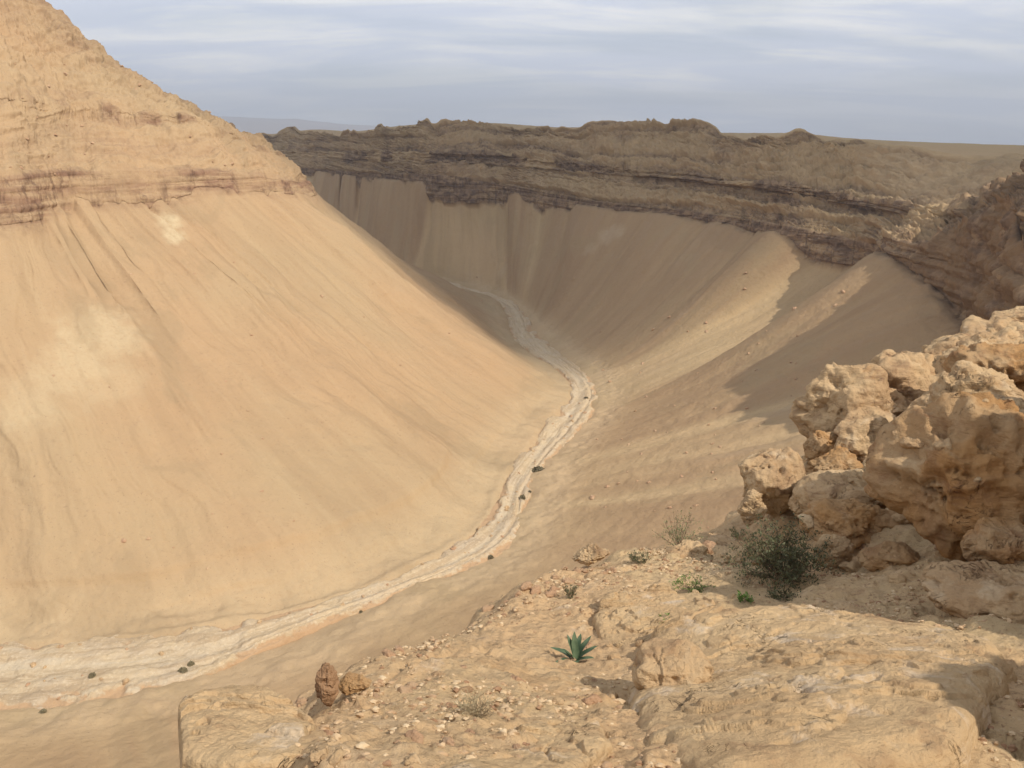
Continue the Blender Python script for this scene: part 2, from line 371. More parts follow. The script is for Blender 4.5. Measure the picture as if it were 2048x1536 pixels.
rid = fbm(v3(S*.07+fbm(v3(S*.02, dn*.02, 5), 3, 6), dn*.004, 0), 2, 47, ridge=True)
rough = fbm(v3(X*.25, Y*.25, Z*.25), 5, 51)
dsp = inT*(gul*4.2+gul2*1.6+fbm(v3(S*.03+dn*.015, dn*.03, 8), 5, 49, .6)*1.6-np.clip(rid-.55, 0, 1)*1.8)*(.35+.65*np.sin(np.clip(tal, 0, 1)*math.pi)**.6)+rough*.22
fis = fbm(v3(S*.11, Z*.035, 0), 5, 61, .6); fis2 = fbm(v3(S*.4, Z*.12, 2), 4, 63, .55)
strata = fbm(v3(S*.006, Z*.75, 0), 4, 65, .6)
cv_ = fbm(v3(S*.05, Z*.02, 4), 4, 68, .6, ridge=True)
brk = smooth(-.35, .25, fbm(v3(S*.035, Z*.05, 14), 4, 69))
dsp = dsp+cl*(fis*1.7+fis2*.45+strata*.5+(cv_-.2)*1.5)*(.3+.7*brk)
strU = fbm(v3(S*.02, Z*.28+fbm(v3(S*.03, Z*.05, 2), 3, 5)*1.3, 0), 4, 67, .6)
ugul = fbm(v3(S*.09, dn*.012, 3), 4, 71)
dsp = dsp+up*crestw*(np.sign(strU)*np.abs(strU)**.6*1.5+ugul*1.7+rough*1.5*(1+smooth(6, 7, rr)))+up*(1-crestw)*(rough*2.2)
led = smooth(4.9, 5.02, rr)*smooth(6.15, 5.98, rr); dsp = dsp+led*(fis*1.3+fis2*.9)
P = P+N*dsp[..., None]*smooth(0, 1.3, rr)[..., None]
# small undercut bank scarps beside the wadi
bankn = fbm(v3(S*.03, 0*S, 9.), 3, 75)
P[..., 2] += -1.1*smooth(2.04+.02*bankn, 2.025+.02*bankn, rr)*smooth(1.0, 1.5, rr)*smooth(-.35, .1, bankn)*smooth(300, 230, Y)
P[..., 2] += -1.3*smooth(2.10+.03*bankn, 2.09+.03*bankn, rr)*smooth(1.0, 1.5, rr)*smooth(-.1, .3, fbm(v3(S*.025, 0*S, 19.), 3, 76))*smooth(300, 230, Y)
rockm = np.clip(cl*(.15+.7*brk+.5*fis)+led*.6*smooth(-.3, .2, fis)+up*.25*smooth(0, .35, -strU)+up*.35*smooth(6.6, 7.6, rr)*smooth(-.2, .3, ugul), 0, 1)
pm = np.zeros(P.shape[:2])
def blob(c, rx, seed, amp=1., stretch=1.):
    q = np.linalg.norm((P-c)*np.array([1, 1, stretch]), axis=-1)/rx+fbm(P*.25, 4, seed)*.45
    return amp*smooth(1.15, .35, q)
pm = np.maximum(pm, blob(at(527, 640, 281), 5.5, 81, 1.0))
pm = np.maximum(pm, blob(at(535, 655, 276), 4.5, 82, .9))
for (u, v, rx, am) in ((430, 790, 13, .6), (400, 830, 11, .55), (370, 860, 9, .45), (330, 895, 9, .4), (440, 860, 12, .3)):
    r_ = ray(u, v)
    q = np.cross(P, r_/np.linalg.norm(r_)); dd = np.linalg.norm(q, axis=-1); k = np.argmin(np.where(Y < 345, dd, 1e9))
    pm = np.maximum(pm, blob(P.reshape(-1, 3)[k], rx, 83+int(rx), am))
pm = np.maximum(pm, .35*smooth(2.12, 2.0, rr))
P[..., 2] += 1.3*fbm(v3(X*.12, Y*.12, 3), 4, 91)*smooth(2.14, 2.0, rr)*smooth(0, 1, rr)
uvs = v3(S, dn, 0)
tag(mesh_from('sandy_hill', P, grid_faces(*P.shape[:2]), M_left, {'rock': rockm, 'pale': pm}, uvs, tilted=True), kind='structure')
LEFT = P

# ------------------------------------------------------------------ right and far canyon wall
def rows_from_view(u, vs, cb_z, ups):
    """cliff base on level cb_z at pixel row vs[0]; rows above by marching back along the ray"""
    p = onz(u, vs[0], cb_z); out = [p]
    for v, ta in zip(vs[1:], ups):
        r_ = ray(u, v); pr = out[-1]; tp = pr[1]/ray(u, v)[1]
        hz = np.hypot(r_[0], r_[1])
        t = (pr[2]-ta*hz*tp)/(r_[2]-ta*hz)
        out.append(r_*t)
    return out
STEEP = 4.; SL = math.tan(R(31))
RW = []
def rcol(Wp, rows, back=60):
    Wp = np.array([*Wp, -99.2]); cb = np.array(rows[0]); d = cb[:2]-Wp[:2]; d = d/np.linalg.norm(d)
    below = Wp+np.array([*(-d*13), -3.6]); bank = Wp+np.array([*(d*6), 1.6])
    rim = np.array(rows[-1]); o = rim[:2]-cb[:2]; o = o/np.linalg.norm(o)
    b1 = rim+np.array([*(o*back), -2.]); b2 = rim+np.array([*(o*2500), -150.])
    RW.append([below, Wp, bank, *[np.array(q) for q in rows], b1, b2])
def vrow(Wp, u, cb, ct, ub, ut, md, rim):
    rcol(Wp, rows_from_view(u, [cb, ct, ub, ut, md, rim], -53, [STEEP, SL, STEEP, SL*.75, SL*.95]))
rcol((-560, 1080), [(-620, 1180, -53), (-621, 1183, -43), (-625, 1196, -30), (-626, 1198, -25), (-632, 1216, -14), (-640, 1240, -6)])
vrow((-400, 960), 600, 562, 553, 541, 535, 525, 508)
vrow((-300, 890), 660, 564, 555, 541, 534, 524, 510)
vrow((-200, 790), 730, 570, 560, 545, 537, 522, 503)
vrow((-130, 690), 790, 583, 565, 549, 537, 523, 505)
vrow((-95, 610), 850, 596, 568, 551, 537, 520, 497)
vrow((-48, 566), 910, 608, 569, 553, 538, 516, 492)
vrow((-10, 518), 990, 611, 580, 556, 541, 515, 492)
vrow((7, 461), 1080, 628, 597, 563, 550, 520, 498)
vrow((11, 428), 1150, 640, 608, 568, 556, 520, 498)
vrow((18, 395), 1230, 648, 616, 576, 564, 527, 503)
vrow((26, 362), 1320, 664, 628, 586, 574, 535, 506)
vrow((31, 340), 1400, 684, 642, 596, 584, 540, 506)
vrow((32, 325), 1460, 692, 653, 606, 592, 545, 509)
vrow((30, 308), 1505, 700, 663, 620, 604, 560, 514)
# the near buttress at the right
rcol((26, 290), [(118, 282, -54), (120, 283.5, -36), (134, 292, -30), (136, 293, -27), (160, 310, -22), (200, 345, -9)])
rcol((21, 277), [(121, 259, -54), (123, 260, -35), (135, 267, -31), (137, 268, -27), (165, 283, -19), (225, 320, -8)])
rcol((13, 256), [(121, 235, -55), (124, 236, -27), (132, 240, -24), (134, 241, -18), (158, 254, -10), (215, 288, -2)])
rcol((8, 240), [(115, 211, -56), (118, 211, -22), (123, 213, -19), (125, 213, -7), (138, 218, 1), (205, 245, 6)])
rcol((3, 215), [(98, 160, -60), (101, 160, -46), (108, 161, -41), (110, 161, -36), (150, 172, -22), (215, 195, -12)])
rcol((-3, 192), [(82, 108, -64), (85, 108, -50), (92, 107, -45), (95, 106, -40), (130, 104, -26), (200, 120, -14)])
rcol((-26, 171), [(50, 68, -66), (52, 65, -52), (60, 58, -46), (62, 56, -38), (84, 40, -24), (150, 20, -14)])
rcol((-62, 140), [(8, 36, -66), (8, 33, -52), (9, 28, -44), (9, 26, -36), (12, 16, -22), (18, -60, -14)])
rcol((-90, 133), [(-40, 8, -68), (-40, 5, -58), (-38, -2, -50), (-38, -4, -44), (-30, -20, -30), (-20, -80, -16)])
rcol((-230, 126), [(-210, 0, -68), (-210, -3, -58), (-206, -14, -50), (-206, -16, -44), (-200, -40, -30), (-200, -100, -16)])
rcol((-420, 122), [(-410, 0, -68), (-410, -3, -58), (-406, -14, -50), (-406, -16, -44), (-400, -40, -30), (-400, -100, -16)])
cn = [12, 20, 60, 70, 80, 90, 110, 120, 100, 100, 110, 100, 90, 70, 50, 40, 50, 60, 70, 60, 60, 60, 60, 30, 12]
P, rp = loft(RW, cn, [4, 8, 220, 56, 60, 30, 50, 70, 24, 30], [1, .8, 1.18, 1, 1, 1, 1, 1, 1, 1])
s_ = arclen(P, 190); cn_ = np.abs(fbm(v3(s_*.022, 0*s_, 0), 2, 141)); P = talus_fans(P, rp, np.clip((cn_-.08)*2.3+fbm(v3(s_*.09, 0*s_, 5), 3, 159)*.25, 0, .72)*smooth(215, 290, P[:, 260, 1]))
s = arclen(P, 190)[:, None]; rr = rp[None, :]; S = np.broadcast_to(s, P.shape[:2])
dn = np.cumsum(np.linalg.norm(np.diff(P, axis=1, prepend=P[:, :1]), axis=-1), 1)
N = gnormal(P); N *= np.sign(N[..., 2:3].mean())
X, Y, Z = P[..., 0].copy(), P[..., 1].copy(), P[..., 2].copy()
tal = np.clip(rr-2, 0, 1)
inT = smooth(1.9, 2.2, rr)*smooth(3.02, 2.97, rr)
cl = smooth(2.97, 3.02, rr)*smooth(4.1, 3.96, rr)
ter = smooth(4., 4.1, rr)*smooth(8., 7.8, rr)
cl2 = smooth(4.95, 5.02, rr)*smooth(6.12, 5.97, rr)
top = smooth(6.0, 6.2, rr)*smooth(8.0, 7.9, rr)
near = smooth(300, 230, Y)
cone = np.abs(fbm(v3(S*.022+fbm(v3(S*.01, dn*.006, 1), 2, 3)*.5*np.clip(3-rr, 0, 1), 0*dn, 0), 2, 141))
gul = fbm(v3(S*.045+fbm(v3(S*.02, dn*.012, 1), 3, 3)*.9, dn*.004, 0), 3, 142)
gul2 = fbm(v3(S*.17+fbm(v3(S*.03, dn*.02, 1), 3, 4)*1.3, dn*.010, 0), 4, 143)
rough = fbm(v3(X*.25, Y*.25, Z*.25), 5, 151)
dsp = inT*((cone*12-4)*smooth(.1, .85, tal)*(1-.6*near)+gul*1.6+gul2*.7)*(.3+.7*np.sin(np.clip(tal, 0, 1)*2.6))+rough*.25*(1+near)
fis = fbm(v3(S*.06, Z*.03, 0), 5, 161, .6); fis2 = fbm(v3(S*.3, Z*.10, 2), 5, 163, .6)
strata = fbm(v3(S*.005, Z*.6, 0), 4, 165, .6)
d1, d2, idc = worley(v3(S*.06, Z*.10, dn*0), 31)
d1, d2, idf = worley(v3(S*.14, Z*.22, 0), 39)
dsp = dsp+cl*(fis*3.2+fis2*1.3+strata*1.3+(idc-.5)*1.6*near+(idf-.5)*1.5)
nl = fbm(v3(S*.03, dn*.02, 7), 3, 167); nt2 = fbm(v3(S*.016, dn*.02, 17), 3, 168)
dsp = dsp+cl2*(fis*1.8+fis2*1.2+nl*2)
strU = fbm(v3(S*.008, Z*.42+nl*.5, 0), 4, 169, .6)
knob = fbm(v3(S*.045, dn*.03, 3), 4, 171)
d1, d2, idk = worley(v3(X*.05, Y*.05, Z*.09), 33)
rg2 = fbm(v3(X*.7, Y*.7, Z*.9), 4, 181, .6, ridge=True); _a, _b, idq = worley(v3(X*.16, Y*.16, Z*.45), 37)
hill_ = fbm(v3(S*.028, dn*.02, 13), 3, 179)
dsp = dsp+ter*(np.tanh(strU*6)*1.5+knob*2.0+(idk-.5)*1.3+rough*1.5+rg2*1.3+(idq-.5)*1.9+top*(np.abs(hill_)**.8*np.sign(hill_))*4)
wr_ = smooth(1.0, 1.8, rr)*smooth(9.9, 9.0, rr)
P = P+N*(dsp*wr_)[..., None]
# skyline knolls and breaks
rimn = fbm(v3(S*.022, 0*S, 30.), 4, 173, .55)
P[..., 2] += smooth(7.2, 7.95, rr)*smooth(9.0, 8.2, rr)*(np.abs(rimn)**.7*np.sign(rimn)*7.5+fbm(v3(S*.12, 0*S, 31.), 3, 174)*1.0)
# the buttress is rugged all over
d1, d2, idb = worley(v3(X, Y, Z*1.4)*.09, 35); lump = fbm(v3(X, Y, Z)*.11, 5, 175, .6)
bw = near*smooth(2.9, 3.1, rr)*smooth(8.5, 7.5, rr)
vf = fbm(v3(S*.09, Z*.02, 3), 5, 177, .6, ridge=True); vs = fbm(v3(S*.01, Z*.22, 3), 4, 178, .6)
P = P+N*(bw*((idb-.5)*1.2+lump*1.6+(vf-.2)*2.8+np.tanh(vs*4)*1.3))[..., None]
rockm = np.clip(cl*(1.0+.4*fis)+cl2*.95*smooth(-.45, .1, fis+nl)+ter*(1-cl2)*(.18+.5*smooth(.05, .3, -strU)+.4*smooth(.1, .5, knob))+bw*.8, 0, 1)
tone = inT*(smooth(.02, .30, cone)*.9-.15+gul2*.35)
pm = .30*smooth(2.1, 2.0, rr)+ter*.25*smooth(.2, .5, nt2)+inT*.22*smooth(.1, .5, gul2)*smooth(0, .4, nt2)
pm = np.maximum(pm, .8*cl*0)
for (u, v, rr_, am) in ((1150, 655, 7, .55), (1125, 672, 6, .45), (1165, 650, 5, .5), (1120, 548, 8, .4), (1000, 705, 6, .3)):
    r_ = ray(u, v); dd = np.linalg.norm(np.cross(P, r_/np.linalg.norm(r_)), axis=-1); k = np.argmin(dd)
    pm = np.maximum(pm, blob(P.reshape(-1, 3)[k], rr_, 183+v, am))
P[..., 2] += 1.5*fbm(v3(X*.10, Y*.10, 3), 5, 191, .6)*smooth(2.14, 2.0, rr)*smooth(0, 1, rr)
uvs = v3(S, dn, 0)
tag(mesh_from('canyon_wall', P, grid_faces(*P.shape[:2], flip=True), M_right, {'rock': rockm, 'pale': pm, 'ochre_shade': bw, 'tone': np.clip(tone, 0, 1)}, uvs, tilted=True), kind='structure')
RIGHT = P

# ------------------------------------------------------------------ ground sheet and far mountains
m, n, b = new_mat('desert_ground'); pos = n.node('ShaderNodeNewGeometry').outputs['Position']
n.put(b.inputs['Base Color'], n.mix(n.noise(pos, .004, 5), (.36, .26, .17), (.44, .32, .2)))
g = 30000
tag(mesh_from('desert_ground', [(-g, -g, -104), (g, -g, -104), (g, g, -104), (-g, g, -104)], [(0, 1, 2, 3)], m), kind='structure')
nx, ny = 260, 60
gx = np.linspace(-9500, 2500, nx)[:, None]*np.ones((1, ny)); gy = 9500+np.linspace(0, 5000, ny)[None, :]*np.ones((nx, 1))
prof = np.sin(np.linspace(0, math.pi, ny))[None, :]
hz_ = 250+170*fbm(v3(gx*.00035, gy*.0004, 0), 5, 201)+130*np.exp(-((gx+3300)/1500)**2)+200*np.exp(-((gx+6500)/2500)**2)
gz = -104+prof*hz_*smooth(2500, -1500, gx)
m2, n2, b2 = new_mat('far_mountain_rock'); pos = n2.node('ShaderNodeNewGeometry').outputs['Position']
n2.put(b2.inputs['Base Color'], n2.mix(n2.noise(pos, .002, 6, .6), (.20, .16, .13), (.32, .25, .19)))
tag(mesh_from('far_mountains', v3(gx, gy, gz), grid_faces(nx, ny), m2), kind='structure')
# ------------------------------------------------------------------ the high cloud over the far valley (its shadow lies on the canyon)
CZ = 1000.
cg = 140
ax = np.linspace(-1700, 1500, cg)[:, None]*np.ones((1, cg)); ay = np.linspace(150, 2100, cg)[None, :]*np.ones((cg, 1))
e_n = fbm(v3(ax*.006, ay*.006, 0), 4, 301)
inside = ay-np.where(ax < 30, 352-.33*ax, 342+np.clip(ax-30, 0, 80)*1.1-np.clip(ax-97, 0, 80)*3.2)+e_n*35                     # metres inside the near edge
den = smooth(-25, 45, inside)*smooth(-1700, -1500, ax)*smooth(1500, 1300, ax)*smooth(2100, 1900, ay)
off = np.array(SUN)/SUN.z*(CZ+85)
th = 14+50*den*(1+.6*fbm(v3(ax*.004, ay*.004, 5), 4, 303))
topz = CZ+th; botz = CZ-0*th-6*fbm(v3(ax*.01, ay*.01, 8), 3, 305)
ct = v3(ax+off[0], ay+off[1], topz); cb = v3(ax+off[0], ay+off[1], botz)
mc = bpy.data.materials.new('cloud_vapour'); mc.use_nodes = True; n = NT(mc.node_tree); n.n.clear()
dn_ = n.node('ShaderNodeAttribute', attribute_name='cover').outputs['Fac']
tr = n.node('ShaderNodeBsdfTransparent', {'Color': (1, 1, 1)}); df = n.node('ShaderNodeBsdfTranslucent', {'Color': (.30, .33, .38)})
mxs = n.node('ShaderNodeMixShader', {0: n.math('MULTIPLY', dn_, .84), 1: tr.outputs[0], 2: df.outputs[0]})
n.l.new(mxs.outputs[0], n.node('ShaderNodeOutputMaterial').inputs[0])
f1 = grid_faces(cg, cg); V = np.concatenate([ct.reshape(-1, 3), cb.reshape(-1, 3)]); D = np.concatenate([den.ravel(), den.ravel()])
tag(mesh_from('cloud', V, np.concatenate([f1, grid_faces(cg, cg, True)+cg*cg]), mc, {'cover': D}), kind='structure')

# ------------------------------------------------------------------ rocky ledge in front of the camera
SP, CP = math.sin(PITCH), math.cos(PITCH)
AN = [(1024, 1536, 3.2), (1024, 1372, 5.2), (850, 1536, 3.2), (600, 1536, 3.4), (640, 1372, 4.8), (560, 1345, 5.0), (720, 1330, 5.5), (800, 1250, 7.6),
      (900, 1210, 8.8), (1000, 1160, 10.2), (1100, 1120, 11.8), (1200, 1100, 12.8), (1300, 1075, 13.6), (1105, 1262, 8.0), (1200, 1320, 6.5), (950, 1300, 6.6),
      (1350, 1220, 8.0), (1500, 1215, 8.0), (1650, 1245, 7.2), (1500, 1372, 5.0), (1700, 1372, 5.0), (1400, 1160, 9.8), (1300, 1130, 11.), (1550, 1165, 9.3),
      (1640, 1165, 9.0), (1740, 1250, 7.0), (1450, 1090, 12.2), (1500, 1050, 12.8), (1600, 960, 14.2), (1700, 900, 15.), (1450, 965, 15.5), (1550, 880, 17), (1620, 845, 18),
      (1740, 800, 19), (1800, 1180, 8.0), (1880, 1080, 9.0), (1980, 960, 10), (2048, 860, 11.), (1900, 900, 13.), (2048, 720, 15), (1900, 780, 18), (1850, 1300, 6.3), (2048, 1300, 5.6), (2048, 1100, 7.5),
      (1900, 1500, 4.2), (1500, 1536, 3.4)]
A = np.array([at(*a) for a in AN])
A = np.concatenate([A, [(0, .4, -1.62), (-2, 0, -2.0), (2.2, 0, -1.5), (0, -3, -1.4), (4, -3, -1.0), (-4, -3, -2.4), (9, 0, .6), (9, 4, .3), (12, 8, 1.2), (14, 14, .2), (-5, 6, -6.0), (-6, 3, -5), (18, 18, 0)]])
def tps_fit(A, lam=.15):
    d = np.linalg.norm(A[:, None, :2]-A[None, :, :2], axis=-1); K = np.where(d > 0, d*d*np.log(d+1e-9), 0)+lam*np.eye(len(A))
    Q = np.concatenate([np.ones((len(A), 1)), A[:, :2]], 1)
    M = np.block([[K, Q], [Q.T, np.zeros((3, 3))]]); return np.linalg.solve(M, np.concatenate([A[:, 2], np.zeros(3)]))
TP = tps_fit(A)
def tps(x, y):
    r = TP[-3]+TP[-2]*x+TP[-1]*y
    for i, a in enumerate(A):
        d2 = (x-a[0])**2+(y-a[1])**2; r = r+TP[i]*.5*d2*np.log(d2+1e-12)
    return r
EDGE = [at(u, v, t)[:2] for (u, v, t) in ((380, 1536, 3.3), (520, 1350, 4.9), (600, 1312, 5.4), (690, 1316, 5.8), (730, 1262, 7.0), (800, 1232, 8.2), (905, 1200, 9.1), (1000, 1152, 10.6),
        (1090, 1110, 12.2), (1180, 1095, 13.4), (1250, 1085, 14.2), (1330, 1055, 14.8), (1400, 990, 15.8), (1450, 930, 17.), (1530, 868, 18.2), (1620, 838, 19.4), (1740, 792, 20.6), (1900, 740, 22), (2048, 690, 23.5))]
EDGE = np.array([(-6, -8), (-4, -3), (-3.0, 0.5)]+[tuple(e) for e in EDGE]+[(26, 24), (60, 20), (60, -60), (-10, -60)])
def edge_dist(x, y):
    best = np.full(x.shape, 1e9); ins = np.zeros(x.shape, bool); n_ = len(EDGE)
    for i in range(n_):
        a, b_ = EDGE[i], EDGE[(i+1) % n_]; ab = b_-a
        t = np.clip(((x-a[0])*ab[0]+(y-a[1])*ab[1])/(ab@ab), 0, 1)
        best = np.minimum(best, np.hypot(x-a[0]-t*ab[0], y-a[1]-t*ab[1]))
        c_ = ((a[1] > y) != (b_[1] > y)) & (x < (b_[0]-a[0])*(y-a[1])/(b_[1]-a[1]+1e-12)+a[0]); ins ^= c_
    return np.where(ins, best, -best)
def ledge_height(x, y, full=True):
    z = tps(x, y)
    en = fbm(v3(x*.55, y*.55, 0), 4, 402)
    e = edge_dist(x, y)+en*np.clip(.05*np.hypot(x, y), .1, .6)
    z = z-np.where(e < 0, 1.25*(-e)+.25*smooth(0, -.5, e), 0)-.25*smooth(.5, 0, e)
    r = fbm(v3(x*.35, y*.35, 1), 3, 404)*.30*smooth(1, 5, np.hypot(x, y))
    pl = np.maximum(smooth(5.0, 8, x), smooth(3.2, 4.6, x)*smooth(10, 11.5, y))                                         # the rough rock rising at the right
    d1, d2, iv = worley(v3(x*.9, y*.9+fbm(v3(x*.5, y*.5, 3), 2, 6), 0), 405)
    d3, d4, iw = worley(v3(x*2.3, y*2.3, 2), 407)
    r = r+(iv-.5)*(.10+.50*pl)*smooth(0, .12, d2-d1)+(iw-.5)*(.05+.12*pl)*smooth(0, .2, d4-d3)
    r = r+fbm(v3(x*2.4, y*2.4, 1), 4, 409)*(.045+.11*pl)+pl*fbm(v3(x*1.3, y*1.3, 5), 5, 417, .6, ridge=True)*.16
    ru = fbm(v3(x*5.5, y*5.5, 1), 4, 411); r = r+np.clip(ru-.12, 0, 1)*.06+ru*.02+fbm(v3(x*14, y*14, 1), 4, 415, .65)*.022
    _c1, _c2, ig = worley(v3(x*6, y*6, 4), 416); r = r+(ig-.5)*.05*smooth(.0, .14, _c2-_c1)*smooth(-.2, .3, fbm(v3(x*.9, y*.9, 6), 3, 418))
    # bedding steps, only as small risers
    zz = (z+r)/.22; q = zz-np.floor(zz); stp = (smooth(.25, .75, q)-q)*.22*smooth(-.1, .4, fbm(v3(x*.4, y*.4, 9), 3, 413))
    return z+r+stp, e, pl
na, nr_ = 1300, 760
th_ = np.radians(np.linspace(-100, 105, na))[:, None]; rr_ = (.7*np.exp(np.linspace(0, math.log(40/.7), nr_)))[None, :]
fx, fy = np.sin(th_)*rr_, np.cos(th_)*rr_
fz, fe, fpl = ledge_height(fx, fy)
fx2 = fx+fbm(v3(fx*1.2, fy*1.2, fz*1.2), 3, 421)*.10; fy2 = fy+fbm(v3(fx*1.2, fy*1.2, fz*1.2+7), 3, 423)*.10
rk = np.clip(smooth(.05, .5, fbm(v3(fx*.5, fy*.5, 1), 4, 425))+fpl*.8+smooth(.2, -.3, fe), 0, 1)
tag(mesh_from('rocky_ledge', v3(fx2, fy2, fz), grid_faces(na, nr_, flip=True), M_fore, {'rock': rk}), kind='structure')
def gz_at(x, y):
    z, _, _ = ledge_height(np.array([float(x)]), np.array([float(y)])); return float(z[0])
def on_ledge(u, v, tmin=2.5, tmax=24):
    r_ = ray(u, v); t = np.linspace(tmin, tmax, 500); z, _, _ = ledge_height(r_[0]*t, r_[1]*t)
    hit = np.nonzero(r_[2]*t <= z)[0]
    if not len(hit): return None, None
    tt_ = t[hit[0]]; p = r_*tt_
    if edge_dist(p[:1], p[1:2])[0] < -.35: return None, None
    return p, tt_

# ------------------------------------------------------------------ boulders
def ico(sub):
    import bmesh
    bm = bmesh.new(); bmesh.ops.create_icosphere(bm, subdivisions=sub, radius=1)
    V = np.array([v.co[:] for v in bm.verts]); F = np.array([[v.index for v in f.verts] for f in bm.faces]); bm.free(); return V, F
ICO = {k: ico(k) for k in (2, 3, 4, 6)}
def boulder_shape(size, seed, sub=6, planes=13, rough=1., pits=0., cut=.62, flat_top=False):
    V, F = ICO[sub]; rg = np.random.default_rng(seed)
    nn = rg.normal(size=(planes, 3)); nn /= np.linalg.norm(nn, axis=1, keepdims=True)
    if flat_top: nn[0] = (.04, -.06, .995); nn[1] = (0, 0, -1)
    hh = rg.uniform(cut, .95, planes)
    if flat_top: hh[0] = .62
    warp = fbm(V*1.3+seed, 3, seed+70)[:, None]*.16+V
    dots = np.clip(warp@nn.T, 1e-3, None); rad = np.concatenate([hh/dots, np.full((len(V), 1), 1.05)], 1)
    k = 26.; r = -np.log(np.exp(-k*np.minimum(rad, 3)).sum(1))/k       # soft minimum: worn edges
    P = V*r[:, None]*np.array(size)/2
    sc_ = float(np.mean(size)); q = P/sc_
    dd = fbm(q*1.9+seed, 4, seed, .55)*.11
    a1, a2, iv = worley(q*2.1+seed+fbm(q*2.5+seed, 3, seed+3)[:, None]*.6, seed+9)
    dd += (iv-.5)*.10*rough*smooth(0, .16, a2-a1)                     # broken steps
    rd = fbm(q*5+seed, 5, seed+5, .62, ridge=True); dd += (rd-.2)*.05*rough
    dd -= .09*rough*smooth(.15, .5, fbm(q*5.5+seed, 4, seed+21, .6))       # weathered hollows
    if pits: b1, b2, _ = worley(q*2.8+seed*3+fbm(q*3., 2, 5)[:, None]*.4, seed+12); dd -= pits*smooth(.38, .10, b1)
    dd += fbm(q*22+seed, 3, seed+23, .6)*.008*rough
    st = fbm(v3(q[:, 0]*.4, q[:, 1]*.4, q[:, 2]*8), 3, seed+15); dd += st*.022*rough
    return P+V*(dd*sc_)[:, None], F
def boulder(name, px, t, wh, seed, mat, label, cat='boulder', depth=None, rot=0., sink=0., group=None, lean=0., **kw):
    """px = centre on the photograph, wh = width and height there (pixels)"""
    c = at(*px, t); w_ = wh[0]/FPX*t; h_ = wh[1]/FPX*t
    P, F = boulder_shape((w_*1.08, (depth or .85)*w_, h_*1.12), seed, **kw)
    o = mesh_from(name, P, F, mat); o.location = (c[0], c[1]+.25*w_, c[2]-sink); o.rotation_euler = (lean, 0, rot)
    return tag(o, label, cat, group)
M_dark = boulder_material('dark_brown_stone', (.34, .20, .11), (.40, .24, .13), (.20, .12, .07), (.46, .32, .20))
